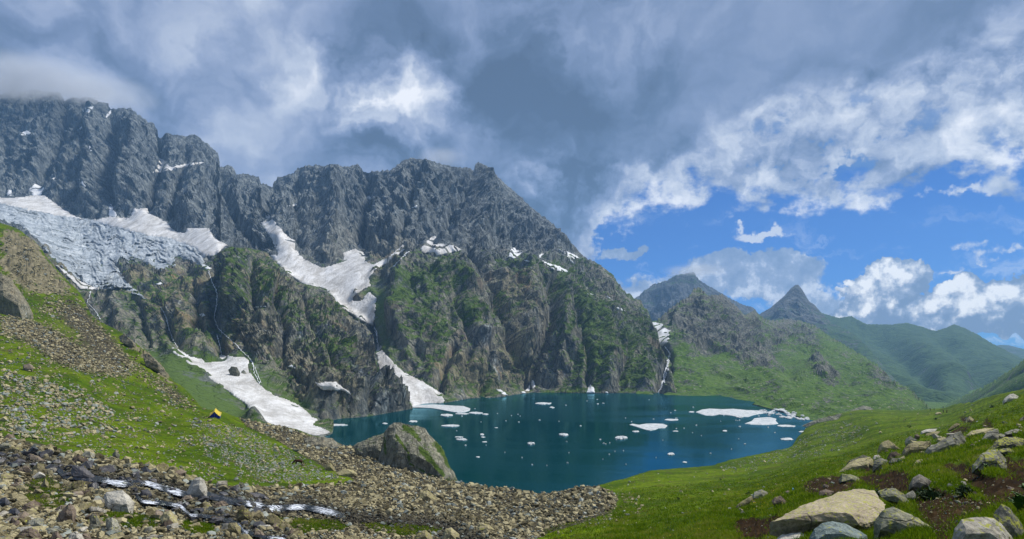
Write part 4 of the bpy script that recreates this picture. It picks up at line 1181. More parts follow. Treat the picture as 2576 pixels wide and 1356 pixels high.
def floe(x0, y0, x1, y1, label, group, tall=0.6, lumps=0.0, outline=None, seed=0):
    cx_, cy_ = (x0 + x1) / 2, (y0 + y1) / 2
    n = 26 if (x1 - x0) > 14 else 12
    if outline is None:
        pts = []
        for i in range(n):
            a_ = 2 * math.pi * i / n
            r_ = 1.0 + 0.55 * float(pn(np.array([[math.cos(a_) * 1.6 + seed * 3.7, math.sin(a_) * 1.6, seed * 1.3]]))[0]) + rnd.uniform(-0.1, 0.1)
            pts.append((cx_ + (x1 - x0) / 2 * r_ * math.cos(a_), cy_ + (y1 - y0) * 0.31 * r_ * math.sin(a_)))
    else:
        pts = outline
        n = len(pts)
    ring = np.array([lake_pt(*q) for q in pts])
    c = ring.mean(0)
    V, Q = [], []
    levels = [(1.03, -0.4), (1.0, tall * 0.8), (0.93, tall), (0.6, tall * 1.05 + lumps * 0.5), (0.25, tall + lumps)]
    for li, (s, h) in enumerate(levels):
        for i in range(n):
            v = c + (ring[i] - c) * s
            hz_ = h
            if li >= 1:
                hz_ = h + (rnd.uniform(-1, 1) * (0.12 * tall + lumps * 0.45))
            V.append((v[0], v[1], LAKE + hz_))
    V.append((c[0], c[1], LAKE + tall + lumps * rnd.uniform(0.3, 1)))
    T = []
    for li in range(len(levels) - 1):
        for i in range(n):
            j = (i + 1) % n
            a0, a1, b0, b1 = li * n + i, li * n + j, (li + 1) * n + i, (li + 1) * n + j
            T += [(a0, a1, b1), (a0, b1, b0)]
    top = (len(levels) - 1) * n
    for i in range(n):
        T.append((top + i, top + (i + 1) % n, len(V) - 1))
    o = mesh_obj('ice_floe', V, T, M_FLOE)
    tag(o, label, "ice floe", group)
    return o


GF = "ice floes drifting on the lake"
FLOES = [
    (1752, 1029, 1905, 1050, "largest flat ice sheet near the right shore, left part", .7, 0, [(1750, 1037), (1765, 1031), (1785, 1028.5), (1815, 1030), (1845, 1029), (1875, 1032), (1905, 1033), (1925, 1036), (1918, 1040), (1895, 1044), (1880, 1049), (1850, 1048), (1835, 1045), (1810, 1043), (1795, 1046), (1775, 1045), (1762, 1041)]),
    (1873, 1049, 1958, 1069, "flat fan shaped ice sheet below the largest sheet", .7, 0, [(1873, 1066), (1890, 1060), (1897, 1053), (1915, 1051), (1935, 1050), (1952, 1054), (1950, 1059), (1957, 1066), (1940, 1068.5), (1915, 1069), (1890, 1068)]),
    (1583, 1066, 1678, 1084, "wide pale ice sheet in the middle right of the lake", .7, 0, [(1583, 1069), (1590, 1067), (1605, 1070), (1625, 1066.5), (1650, 1066), (1668, 1067), (1678, 1071), (1672, 1077), (1655, 1078), (1648, 1081), (1635, 1083.5), (1625, 1082), (1612, 1078), (1600, 1074)]),
    (1033, 1018, 1182, 1041, "big pale ice raft broken from the snow fan front", .8, 0, [(1033, 1022), (1060, 1019), (1090, 1018), (1115, 1019.5), (1140, 1021), (1165, 1022), (1182, 1028), (1180, 1033), (1168, 1037), (1150, 1038), (1135, 1036), (1110, 1031), (1085, 1027), (1060, 1026), (1040, 1026)]),
    (1672, 1053, 1705, 1060, "narrow flat floe just above the middle right sheet", .6, 0, None), (1344, 1012, 1386, 1019, "long white floe near the far wall", 1.2, .4, None), (1408, 1091, 1428, 1099, "small bright knobbly floe in the lake centre", 1.2, 1.0, None),
    (1548, 1097, 1576, 1108, "lumpy white ice block left of the blue sky reflection", 1.3, 1.2, None), (1326, 1113, 1344, 1121, "lumpy white floe in the near left open water", 1.1, 1.0, None), (1680, 1139, 1695, 1147, "smooth white floe in the blue near water", .8, .5, None),
    (820, 1066, 870, 1073, "long thin floe off the left snow fan", .6, .3, None), (961, 1063, 974, 1068, "small flat floe behind the rock outcrop, left one", .5, .2, None), (1028, 1057, 1050, 1064, "flat floe behind the top of the rock outcrop", .6, .3, None),
    (1108, 1041, 1137, 1050, "chunky floe just below the big ice raft", 1.2, .6, None), (1181, 1035, 1212, 1043, "flat floe right of the big ice raft", .8, .2, None), (1213, 1040, 1228, 1045, "small floe at the end of the ice raft row", .8, .3, None),
    (1146, 1038.5, 1177, 1044, "thin floe under the right end of the ice raft", .6, .1, None), (1112, 1068, 1155, 1076, "long jagged floe right of the rock outcrop", 1.0, .6, None), (1143, 1098, 1164, 1102, "thin white floe above a wider one near the outcrop", .5, .2, None),
    (1146, 1103, 1174, 1110, "wide broken floe right of the outcrop shoulder", .8, .4, None), (1207, 1091, 1217, 1097, "small upright white floe right of the outcrop", .9, .7, None), (1209, 1098, 1220, 1102, "small flat floe under the upright one", .4, .2, None), (1213, 1110, 1225, 1114, "lowest small floe of the group right of the outcrop", .4, .2, None),
    (1197, 1148, 1206, 1152, "lone small floe in the dark near water", .4, .3, None), (1954, 1068, 2001, 1076, "long flat floe below the broken ice at the right shore", .6, .2, None), (2009, 1084, 2027, 1089, "small floe against the right bank", .6, .2, None), (1962, 1101, 1996, 1109, "flat white floe near the right meadow bank", .6, .2, None),
    (1732, 1034, 1746, 1039, "small square floe at the left tip of the largest sheet", .6, .2, None), (1591, 1083, 1606, 1089, "small floe pair below the middle sheet", .6, .5, None), (1853, 1047, 1868, 1053, "bright lump at the lower edge of the largest sheet", 1.2, .8, None), (1717, 1161, 1727, 1166, "small floe by the near meadow bank", .5, .4, None),
    (1382, 1023, 1394, 1028, "small floe below the long white one near the far wall", .8, .4, None), (1692, 1083, 1705, 1087, "small flat floe right of the middle sheet", .5, .2, None), (1817, 1082, 1829, 1087, "small floe below the fan shaped sheet", .6, .4, None),
    (1244, 1075, 1252, 1077.5, "tiny floe left of the lake centre", .4, .2, None)]
for k, (x0, y0, x1, y1, lab, th, lu, ol) in enumerate(FLOES):
    th, lu = th * 0.5, lu * 0.3
    floe(x0, y0, x1, y1, lab, GF, th, lu, ol, seed=k + 1)
PACK_MARKS = [(1905, 1036, "the largest flat ice sheet"), (1950, 1053, "the fan shaped ice sheet"), (1978, 1072, "the long flat floe near the right bank"), (2000, 1034, "the green far bank"), (2040, 1053, "the dark ledge on the meadow shore")]
ICE_MARKS = [(1365, 1015, "the long white floe near the far wall"), (1418, 1095, "the small knobbly floe in the lake centre"), (1562, 1102, "the lumpy ice block"), (1335, 1117, "the lumpy floe in the near left water"), (1688, 1143, "the smooth floe in the blue near water"),
             (1630, 1074, "the wide middle right sheet"), (1688, 1056, "the narrow flat floe above that sheet"), (1835, 1038, "the largest flat sheet"), (1160, 1106, "the broken floe right of the outcrop"), (1200, 1150, "the lone floe in the dark near water"), (1823, 1085, "the floe below the fan shaped sheet"), (1197, 1039, "the floe right of the big ice raft"),
             (1660, 990, "the right hand waterfall"), (1484, 985, "the arched snow remnant"), (1722, 1163, "the small floe by the near bank")]


def where(px, py, what, marks):
    '''words that place a thing beside the nearest landmark'''
    mx, my, ph = min(marks, key=lambda q: math.hypot((q[0] - px) * 0.7, q[1] - py))
    dx, dy = px - mx, py - my
    far = math.hypot(dx, dy)
    if abs(dx) > 2.2 * abs(dy):
        rel = "left of" if dx < 0 else "right of"
    elif abs(dy) > 2.2 * abs(dx):
        rel = "above" if dy < 0 else "below"
    else:
        rel = ("upper " if dy < 0 else "lower ") + ("left of" if dx < 0 else "right of")
    near_ = "close " if far < 22 else ("some way " if far > 60 else "")
    return what + " " + near_ + rel + " " + ph


# broken pack at the right shore: many alike pieces
pk = 0
while pk < 60:
    px, py = rnd.uniform(1915, 2046), rnd.uniform(1030, 1062)
    if not inside(np.array([px]), np.array([py]), [(1912, 1033), (1960, 1029), (1990, 1034), (2030, 1046), (2047, 1051), (2040, 1057), (2020, 1063), (2000, 1056), (1962, 1052), (1930, 1045)])[0]:
        continue
    w_ = rnd.uniform(4, 15)
    floe(px - w_ / 2, py - w_ * 0.13, px + w_ / 2, py + w_ * 0.13, where(px, py, "angular ice plate", PACK_MARKS), "broken ice plates at the right shore", 0.5, 0.35, None, 100 + pk)
    pk += 1
cr_ = 0
while cr_ < 70:
    px, py = rnd.uniform(900, 2000), 1005 + 175 * rnd.random() ** 1.4
    if not inside(np.array([px]), np.array([py]), [(1130, 1050), (1240, 1010), (1400, 1000), (1700, 1003), (1900, 1040), (1960, 1090), (1900, 1130), (1650, 1160), (1450, 1190), (1250, 1190), (1170, 1130)])[0]:
        continue
    w_ = rnd.choice([2.5, 2.5, 3, 3, 4, 5])
    floe(px - w_ / 2, py - w_ * 0.16, px + w_ / 2, py + w_ * 0.16, where(px, py, "tiny ice crumb", ICE_MARKS), "ice crumbs on the open water", 0.35, 0.2, None, 200 + cr_)
    cr_ += 1
# ------------------------------------------------------------------ stone materials
def stone_mat(name, stops, lichen=(0.33, 0.33, 0.06), lich=0.0, moss=0.25, pits=0.0, scale=1.0, use_attr=False, wet=False, var=0.35, bumpd=0.06):
    m, b, bs = material(name)
    p = b.pos()
    if use_attr:
        r_ = b.attr('rnd')
    else:
        r_ = b.n.new('ShaderNodeObjectInfo').outputs['Random']
    n1 = b.noise(b.vec('ADD', p, b.comb(b.mul(r_, 37.0), 0.0, 0.0)), 1.6 * scale, 6, 0.68, 0.4)
    n2 = b.noise(p, 11.0 * scale, 5, 0.75)
    v = b.add(b.add(b.mul(n1, 0.75), b.mul(n2, 0.3)), b.mul(b.sub(r_, 0.5), var))
    c = b.ramp(v, stops)
    c = b.mix(1.0, c, b.ramp(n2, [(0.3, (0.62, 0.62, 0.62)), (0.6, (1.1, 1.1, 1.1))]), 'MULTIPLY')
    gz = b.sep(b.n.new('ShaderNodeNewGeometry').outputs['Normal'])[2]
    if lich:
        ln = b.noise(p, 7.0 * scale, 5, 0.65, 0.6)
        c = b.mix(b.smooth(b.add(ln, b.mul(gz, 0.06)), 0.66 - lich, 0.72 - lich), c, lichen)
    if moss:
        mn = b.noise(p, 1.1 * scale, 5, 0.7)
        c = b.mix(b.mul(b.smooth(b.add(mn, b.mul(b.sub(0.35, gz), 0.10)), 0.58, 0.70), moss), c, (0.045, 0.060, 0.018))
    if use_attr:
        c = b.mix(b.mul(b.attr('wet'), 0.8), c, (0.016, 0.016, 0.017))
        gr = b.attr('grey')
        c = b.mix(gr, c, b.ramp(v, [(0.3, (0.06, 0.068, 0.062)), (0.55, (0.17, 0.19, 0.165)), (0.8, (0.36, 0.38, 0.33))]))
    hgt = b.add(b.mul(n1, 1.0), b.mul(n2, 0.35))
    if pits:
        pt = b.voro(p, 6.0 * scale)
        pk_ = b.smooth(pt, 0.10, 0.24)
        hgt = b.add(hgt, b.mul(pk_, 0.7))
        c = b.mix(b.mul(b.sub(1.0, pk_), pits), c, (0.03, 0.028, 0.02))
    fis = b.voro(b.vec('ADD', b.vec('MULTIPLY', p, (1.0, 1.0, 2.2)), b.vec('SCALE', b.noise(p, 2.0 * scale, 3, color=True), s=0.5 / scale)), 0.32 * scale, 'DISTANCE_TO_EDGE')
    fs = b.smooth(fis, 0.0, 0.02)
    c = b.mix(b.mul(b.sub(1.0, fs), 0.55), c, (0.025, 0.022, 0.016))
    hgt = b.add(hgt, b.mul(fs, 0.5))
    b.put(bs.inputs['Base Color'], c)
    bs.inputs['Roughness'].default_value = 0.45 if wet else 0.88
    if wet:
        bs.inputs['Specular IOR Level'].default_value = 0.5
    b.put(bs.inputs['Normal'], b.bump(hgt, 0.8, bumpd))
    return m


TAN = [(0.30, (0.075, 0.062, 0.030)), (0.5, (0.240, 0.205, 0.112)), (0.72, (0.43, 0.375, 0.215))]
GREY = [(0.30, (0.062, 0.062, 0.048)), (0.5, (0.185, 0.180, 0.138)), (0.72, (0.36, 0.345, 0.265))]
DARK = [(0.30, (0.016, 0.016, 0.018)), (0.5, (0.048, 0.046, 0.048)), (0.72, (0.11, 0.10, 0.095))]
BROWN = [(0.30, (0.05, 0.036, 0.028)), (0.5, (0.14, 0.105, 0.078)), (0.72, (0.27, 0.215, 0.16))]
PALE = [(0.28, (0.14, 0.125, 0.095)), (0.5, (0.34, 0.31, 0.245)), (0.72, (0.52, 0.49, 0.41))]
BLUE = [(0.30, (0.030, 0.052, 0.050)), (0.5, (0.085, 0.125, 0.115)), (0.72, (0.21, 0.255, 0.235))]
SM = {'tan': stone_mat('tan_stone', TAN, lich=0.05), 'grey': stone_mat('grey_stone', GREY, lich=0.03), 'dark': stone_mat('dark_wet_stone', DARK, wet=True, moss=0.1), 'brown': stone_mat('brown_stone', BROWN, lich=0.02),
      'pale': stone_mat('pale_stone', PALE, moss=0.15), 'blue': stone_mat('blue_green_stone', BLUE, lich=0.02, moss=0.15, scale=2.0), 'lichen': stone_mat('lichen_stone', GREY, lich=0.13, moss=0.5, scale=1.6),
      'near_tan': stone_mat('near_tan_stone', [(0.22, (0.13, 0.105, 0.07)), (0.5, (0.33, 0.275, 0.185)), (0.72, (0.46, 0.39, 0.27))], lich=0.075, moss=0.45, scale=2.2, var=0.0, bumpd=0.03), 'near_green': stone_mat('near_green_stone', [(0.3, (0.06, 0.066, 0.045)), (0.5, (0.17, 0.175, 0.12)), (0.72, (0.33, 0.31, 0.215))], lich=0.07, moss=0.6, scale=2.2, var=0.0, bumpd=0.03),
      'pitted': stone_mat('pitted_stone', PALE, lich=0.08, moss=0.6, pits=0.8, scale=1.7, var=0.0, bumpd=0.05)}
M_STUFF = stone_mat('rubble_stone', TAN, use_attr=True, moss=0.2, var=0.5)


# ------------------------------------------------------------------ rock shapes
def hull_mesh(name, pts, cuts, amp, seed, mat, wl=None, attrs=None, smooth=False, relax=0):
    bm = bmesh.new()
    for q in pts:
        bm.verts.new(q)
    r = bmesh.ops.convex_hull(bm, input=bm.verts)
    junk = [g for g in r['geom_interior'] + r['geom_unused'] if isinstance(g, bmesh.types.BMVert) and g.is_valid]
    if junk:
        bmesh.ops.delete(bm, geom=list(set(junk)), context='VERTS')
    bmesh.ops.delete(bm, geom=[v for v in bm.verts if not v.link_faces], context='VERTS')
    for c_ in cuts:
        bmesh.ops.subdivide_edges(bm, edges=bm.edges, cuts=c_, use_grid_fill=True)
        bmesh.ops.triangulate(bm, faces=bm.faces)
    for _ in range(relax):
        bmesh.ops.smooth_vert(bm, verts=bm.verts, factor=0.5, use_axis_x=True, use_axis_y=True, use_axis_z=True)
    bm.normal_update()
    bmesh.ops.recalc_face_normals(bm, faces=bm.faces)
    bm.normal_update()
    co = np.array([v.co for v in bm.verts])
    no = np.array([v.normal for v in bm.verts])
    if amp:
        size = np.ptp(co, axis=0).max()
        L = wl or size * 0.33
        k = fbm(co / L + seed * 5.3, 3) * 0.8 + (ridged(co / (L * 0.7) + seed * 2.1, 2) - 0.8) * 0.5 + fbm(co / (L * 0.16) + seed, 2) * 0.22
        co = co + no * (k * amp * size)[:, None]
        for v, c in zip(bm.verts, co):
            v.co = c
    me = bpy.data.meshes.new(name)
    bm.to_mesh(me)
    bm.free()
    if smooth:
        me.polygons.foreach_set('use_smooth', np.ones(len(me.polygons), bool))
    if mat:
        me.materials.append(mat)
    return me


def link(name, me, parent=None):
    o = bpy.data.objects.new(name, me)
    COL.objects.link(o)
    o.parent = parent
    return o


def hero(outline, cls, label, depth=0.8, dist=None, cuts=(2, 2), amp=0.045, seed=1, name='boulder', group=None, extra=None, sink=0.18, cat='boulder', trees=None, front=None, mat=None, foot=None):
    """a rock whose outline is read from the photograph, set on the ground at its foot and given its own thickness"""
    a = np.array(outline, float)
    cx_, cy_ = a[:, 0].mean(), (a[:, 1].min() + a[:, 1].max()) / 2
    if dist is None:
        fy = a[:, 1].max() if foot is None else foot
        h = ray(cx_, min(fy - 0.12 * np.ptp(a[:, 1]), 1950), trees or [T_GROUND])
        dist = h[0].y
    wpx = np.ptp(a[:, 0])
    hpx = np.ptp(a[:, 1])
    dep = depth * (wpx * 0.55 + hpx * 0.45) / F * dist
    pts = []
    for x, y in a:
        t_ = (y - a[:, 1].min()) / hpx
        pts.append(world(x, y, dist))
        if t_ > 0.6:
            pts.append(world(x, y + hpx * sink * 2, dist))
    fr = front or [(0.72, 0.25, -0.42), (0.55, -0.1, -0.28), (0.75, 0.55, -0.5), (0.5, 0.1, 0.55), (0.75, 0.5, 0.5), (0.45, -0.22, 0.2)]
    for s, dyy, dz in fr:
        for x, y in a[::2]:
            pts.append(world(cx_ + (x - cx_) * s, min(cy_ + (y - cy_) * s * 0.7 + dyy * hpx * 0.5, a[:, 1].max() + hpx * sink * 2), dist + dz * dep))
    c = world(cx_, a[:, 1].max(), dist)
    pts = [q - c for q in pts]
    me = hull_mesh(name, pts, cuts, amp, seed, mat or SM[cls])
    o = link(name, me)
    o.location = c
    if label:
        tag(o, label, cat, group)
    return o


def R1(pts): return [(1854.7 + 0.2796 * x, 1125.4 + 0.2796 * y) for x, y in pts]
def R2(pts): return [(2034.7 + 0.2097 * x, 990.3 + 0.2097 * y) for x, y in pts]
def L1(pts): return [(0.1747 * x, 1125.4 + 0.1747 * y) for x, y in pts]
def L2(pts): return [(405.1 + 0.1747 * x, 1125.4 + 0.1747 * y) for x, y in pts]
def C6(pts): return [(630.2 + 0.336 * x, 900.3 + 0.336 * y) for x, y in pts]


# big slab in the right foreground: lit top plane tilting away, dark front face
def slab():
    d0 = 10.2
    def w(x, y, d): 
        px, py = R1([(x, y)])[0]
        return world(px, py, d)
    pts = [w(290, 672, 9.9), (w(430, 612, 10.2)), w(560, 532, 10.7), w(740, 472, 11.2), w(900, 410, 11.7), w(1000, 382, 12.0), w(1090, 372, 12.1), w(1230, 392, 12.0), w(1330, 515, 11.2), w(1300, 640, 10.3),
           w(470, 640, 9.75), w(740, 578, 9.85), w(840, 578, 9.8), w(1010, 592, 9.8), w(1100, 700, 9.75), w(285, 790, 9.95), w(470, 830, 9.9), w(760, 840, 10.0), w(1050, 840, 10.0), w(1290, 800, 10.4),
           w(600, 760, 11.6), w(1100, 760, 12.2), w(350, 760, 10.6)]
    c = world(*R1([(800, 760)])[0], 10.3)
    me = hull_mesh('boulder', [q - c for q in pts], (3, 2), 0.012, 3, SM['near_tan'], wl=0.35)
    o = link('boulder', me)
    o.location = c
    tag(o, "largest tan slab boulder with a pale sloping top and dark front face", "boulder", "boulders on the right meadow")


slab()
GR = "boulders on the right meadow"
GL = "boulders in the stream rubble"
GM = "boulders on the moraine"
HEROES = [
    (R1([(1220, 660), (1330, 545), (1400, 530), (1460, 570), (1560, 620), (1640, 645), (1755, 725), (1765, 790), (1500, 800), (1230, 800)]), 'near_green', "green grey wedge boulder leaning on the largest tan slab", GR, 0.6, None),
    (R1([(635, 830), (690, 735), (760, 690), (850, 660), (960, 682), (1060, 735), (1165, 790), (1180, 850), (640, 860)]), 'blue', "rounded blue green boulder in front of the largest tan slab", GR, 0.8, None),
    (R1([(345, 824), (400, 785), (560, 765), (620, 785), (640, 850), (350, 860)]), 'pale', "flat pale boulder cut by the lower frame edge, beside the blue green one", GR, 0.8, None),
    (R1([(1925, 840), (1960, 730), (2010, 645), (2150, 618), (2300, 635), (2400, 720), (2500, 840), (2480, 900), (1940, 900)]), 'pitted', "pitted cream boulder with dark holes at the lower right", GR, 0.85, None),
    (R1([(2300, 600), (2370, 510), (2450, 545), (2560, 690), (2600, 820), (2480, 840), (2400, 720)]), 'lichen', "leaning lichen spotted boulder at the right frame edge, behind the pitted one", GR, 0.7, None),
    (R1([(1540, 335), (1580, 270), (1630, 240), (1660, 250), (1745, 305), (1700, 340), (1610, 380)]), 'pale', "pale angular rock standing on the rim of the dirt hollow", GR, 0.7, None),
    (R1([(1505, 425), (1575, 385), (1612, 430), (1600, 470), (1560, 475)]), 'grey', "small grey white rock at the left side of the dirt hollow", GR, 0.8, None),
    (R1([(910, 292), (940, 235), (1030, 245), (1090, 270), (1120, 305), (1000, 320)]), 'near_green', "domed rock half grown over with turf above the bare soil", GR, 0.9, None),
    (R1([(715, 445), (740, 390), (790, 375), (870, 395), (830, 450)]), 'brown', "brown rock bedded in bare soil behind the tan slab", GR, 0.9, None),
    (R1([(1260, 395), (1330, 370), (1420, 365), (1500, 420), (1550, 500), (1440, 480), (1300, 440)]), 'near_green', "turf topped rock right behind the peak of the tan slab", GR, 0.6, 12.9),
    (R1([(305, 485), (330, 450), (385, 432), (450, 490), (440, 510), (370, 535)]), 'brown', "blocky brown rock among yellow flowers", GR, 0.8, None),
    (R1([(130, 445), (150, 400), (220, 376), (275, 405), (255, 445), (170, 462)]), 'grey', "dark grey rounded rock left of the flowery bank", GR, 0.8, None),
    (R1([(-20, 535), (60, 480), (130, 430), (138, 460), (60, 530)]), 'tan', "tan slanting slab beside the dark grey rounded rock", GR, 0.7, None),
    (R1([(905, 220), (960, 175), (1010, 130), (1090, 97), (1190, 85), (1225, 110), (1230, 170), (1120, 180), (960, 215)]), 'tan', "broad tan boulder at the left end of the boulder row", GR, 0.8, None),
    (R1([(985, 145), (1010, 115), (1130, 66), (1200, 88), (1120, 120)]), 'grey', "thin grey slab lying on the back of the broad tan boulder", GR, 0.5, None),
    (R1([(1215, 95), (1230, 72), (1265, 64), (1302, 92), (1260, 120)]), 'pale', "small cream rock between the broad tan and dark grey boulders", GR, 0.8, None),
    (R1([(1215, 185), (1225, 120), (1290, 95), (1350, 115), (1345, 180), (1270, 205)]), 'grey', "dark grey rough boulder in the middle of the boulder row", GR, 0.8, None),
    (R1([(1345, 95), (1370, 50), (1420, 36), (1475, 65), (1480, 105), (1400, 110)]), 'brown', "pinkish brown round boulder in the boulder row", GR, 0.8, None),
    (R1([(1360, 130), (1390, 95), (1480, 95), (1505, 140), (1420, 150)]), 'grey', "low grey rock in front of the pinkish brown boulder", GR, 0.8, None),
    (R1([(1575, 160), (1610, 115), (1660, 105), (1670, 130), (1600, 165)]), 'tan', "small tan rock in turf right of the boulder row", GR, 0.8, None),
    (R1([(2105, 170), (2180, 90), (2190, 50), (2250, 22), (2340, 20), (2420, 105), (2425, 170), (2300, 200), (2190, 205)]), 'lichen', "yellow lichen crusted boulder on the right above the trampled soil", GR, 0.8, None),
    (R2([(820, 692), (850, 600), (880, 575), (950, 555), (1035, 612), (1000, 645), (860, 700)]), 'tan', "brown pointed boulder standing alone on the grass slope", GR, 0.8, None),
    (R2([(1145, 572), (1160, 545), (1205, 505), (1295, 555), (1250, 600), (1165, 630)]), 'grey', "upright blue grey slab behind the big tan boulder", GR, 0.35, None),
    (R2([(1110, 705), (1140, 650), (1190, 605), (1320, 570), (1440, 570), (1465, 600), (1400, 690), (1250, 740), (1130, 740)]), 'tan', "big rounded tan boulder in the right hand boulder row", GR, 0.8, None),
    (R2([(1385, 705), (1420, 650), (1520, 600), (1650, 545), (1760, 470), (1815, 445), (1880, 530), (1890, 600), (1760, 690), (1600, 715)]), 'grey', "biggest grey green boulder with a pointed right end", GR, 0.7, None),
    (R2([(1335, 475), (1345, 450), (1400, 428), (1540, 418), (1530, 435), (1400, 480)]), 'pale', "flat whitish slab above the boulder row", GR, 0.8, None),
    (R2([(1390, 505), (1400, 480), (1480, 455), (1572, 450), (1560, 475), (1440, 512)]), 'tan', "flat tan slab just below the whitish slab", GR, 0.8, None),
    (R2([(1868, 348), (1880, 310), (1920, 270), (1950, 285), (1992, 330), (1930, 352)]), 'tan', "pyramid shaped rock beside the worn path", GR, 0.8, None),
    (R2([(1660, 435), (1700, 390), (1770, 350), (1822, 365), (1760, 400), (1690, 440)]), 'tan', "low slanting tan rock left of the worn path", GR, 0.8, None),
    (R2([(2322, 102), (2340, 60), (2400, 5), (2450, 0), (2512, 32), (2480, 60), (2400, 85)]), 'pale', "rugged white rock on the skyline at the right edge", GR, 0.8, None),
    (R2([(2508, 345), (2530, 300), (2585, 258), (2620, 300), (2600, 345)]), 'pale', "pale boulder half cut off by the right frame edge, uphill", GR, 0.8, None),
    (R2([(2130, 690), (2200, 620), (2250, 555), (2340, 520), (2480, 515), (2600, 545), (2600, 610), (2420, 640), (2300, 690)]), 'lichen', "largest lichen boulder at the right edge of the boulder row", GR, 0.8, None),
    (R2([(2055, 555), (2130, 462), (2200, 430), (2265, 415), (2290, 520), (2200, 560)]), 'grey', "cracked grey boulder behind the largest lichen boulder", GR, 0.8, None),
    (R2([(1885, 495), (1950, 445), (2100, 410), (2220, 412), (2150, 460), (1990, 500)]), 'tan', "low lichened tan ledge beside the cracked grey boulder", GR, 0.8, None),
    (R2([(2255, 690), (2300, 660), (2390, 650), (2490, 712), (2400, 730)]), 'lichen', "flat lichen rock wedged below the largest lichen boulder", GR, 0.8, None),
    (R2([(1240, 850), (1280, 800), (1340, 782), (1360, 800), (1290, 850)]), 'tan', "small tan wedge in the turf under the big tan boulder", GR, 0.8, None),
    (R2([(2340, 470), (2420, 430), (2500, 420), (2576, 450), (2540, 490), (2400, 500)]), 'grey', "grey rubble block above the largest lichen boulder", GR, 0.8, None),
    (R2([(1510, 240), (1530, 222), (1575, 220), (1590, 240), (1540, 248)]), 'tan', "small brown rock near the tiny hikers", GR, 0.8, None),
    (L1([(1490, 700), (1530, 640), (1640, 640), (1760, 615), (1870, 700), (1935, 790), (1910, 880), (1850, 930), (1620, 960), (1560, 900), (1510, 800)]), 'pale', "biggest pale boulder left of the stream with white crusts", GL, 0.8, None),
    (L1([(1025, 190), (1060, 130), (1140, 105), (1250, 140), (1315, 235), (1200, 250), (1080, 230)]), 'brown', "brown domed boulder on the far stream bank", GL, 0.8, None),
    (L1([(1010, 340), (1050, 255), (1200, 290), (1300, 345), (1370, 410), (1330, 490), (1200, 440), (1060, 380)]), 'dark', "long dark wet boulder in the upper stream", GL, 0.7, None),
    (L1([(395, 110), (430, 85), (560, 130), (690, 205), (640, 225), (500, 180)]), 'brown', "long flat reddish slab across the upper stream", GL, 0.5, None),
    (L1([(2300, 1020), (2360, 930), (2440, 905), (2510, 960), (2570, 1080), (2555, 1155), (2440, 1140), (2330, 1090)]), 'tan', "round tan boulder with a dark underside near the brook", GL, 0.9, None),
    (L1([(1520, 1110), (1540, 1020), (1610, 1000), (1700, 1070), (1745, 1160), (1690, 1260), (1570, 1250)]), 'grey', "blue grey angular boulder below the biggest pale one", GL, 0.8, None),
    (L1([(1280, 1010), (1330, 955), (1380, 970), (1475, 1110), (1440, 1170), (1380, 1165)]), 'grey', "long greenish boulder leaning left of the blue grey one", GL, 0.8, None),
    (L1([(265, 1260), (320, 1190), (420, 1155), (540, 1190), (605, 1310), (560, 1360), (290, 1360)]), 'brown', "big brown boulder at the bottom left edge", GL, 0.85, None),
    (L1([(-40, 780), (20, 730), (80, 713), (145, 790), (120, 870), (20, 880)]), 'dark', "dark purple boulder on the left frame edge", GL, 0.85, None),
    (L1([(105, 930), (150, 880), (230, 870), (320, 965), (250, 1010), (150, 1020)]), 'dark', "dark grey angular boulder near the bottom left", GL, 0.85, None),
    (L1([(355, 1120), (420, 1050), (540, 1008), (620, 1040), (645, 1100), (600, 1165), (420, 1165)]), 'grey', "grey faceted boulder above the big brown one", GL, 0.85, None),
    (L1([(825, 1000), (850, 930), (960, 850), (1000, 800), (1070, 840), (1100, 930), (1075, 1050), (900, 1115), (840, 1080)]), 'brown', "mossy brown upright boulder in the left rubble", GL, 0.8, None),
    (L1([(885, 645), (960, 570), (1060, 485), (1180, 470), (1235, 500), (1180, 560), (1080, 625), (960, 660)]), 'tan', "long tan slab pointing up right in the left rubble", GL, 0.6, None),
    (L1([(655, 350), (700, 300), (790, 290), (855, 345), (800, 380), (700, 375)]), 'pale', "flat bright cream boulder near the upper stream", GL, 0.7, None),
    (L1([(440, 345), (470, 280), (540, 230), (640, 235), (640, 300), (560, 370), (470, 370)]), 'tan', "yellowish cube shaped boulder left of the cream one", GL, 0.85, None),
    (L1([(1608, 130), (1630, 75), (1665, 50), (1730, 100), (1710, 170), (1650, 165)]), 'grey', "pale green boulder sitting on the grass edge above the stream", GL, 0.8, None),
    (L1([(1275, 880), (1310, 852), (1400, 850), (1540, 905), (1540, 930), (1400, 955), (1310, 920)]), 'pale', "low flat white and brown slab left of the biggest pale boulder", GL, 0.7, None),
    (L1([(965, 1330), (1010, 1240), (1100, 1205), (1180, 1260), (1230, 1340), (1100, 1380)]), 'pale', "cream angular boulder at the bottom of the left rubble", GL, 0.85, None),
    (L1([(720, 1310), (770, 1230), (820, 1200), (890, 1270), (910, 1340), (760, 1370)]), 'brown', "two tone reddish boulder beside the cream one at the bottom", GL, 0.85, None),
    (L1([(580, 580), (620, 480), (650, 440), (700, 510), (705, 570), (650, 600)]), 'tan', "upright tan shard on the grass patch in the left rubble", GL, 0.6, None),
    (L1([(225, 560), (300, 535), (380, 545), (395, 590), (330, 670), (290, 650)]), 'tan', "tilted tan block above the left grass patch", GL, 0.8, None),
    (L1([(-20, 480), (40, 450), (90, 500), (140, 550), (60, 570), (-20, 545)]), 'tan', "striped tan boulder at the left edge by the grass patch", GL, 0.8, None),
    (L1([(190, 510), (220, 450), (270, 435), (335, 500), (290, 530), (220, 535)]), 'brown', "brown round boulder next to the striped tan one", GL, 0.85, None),
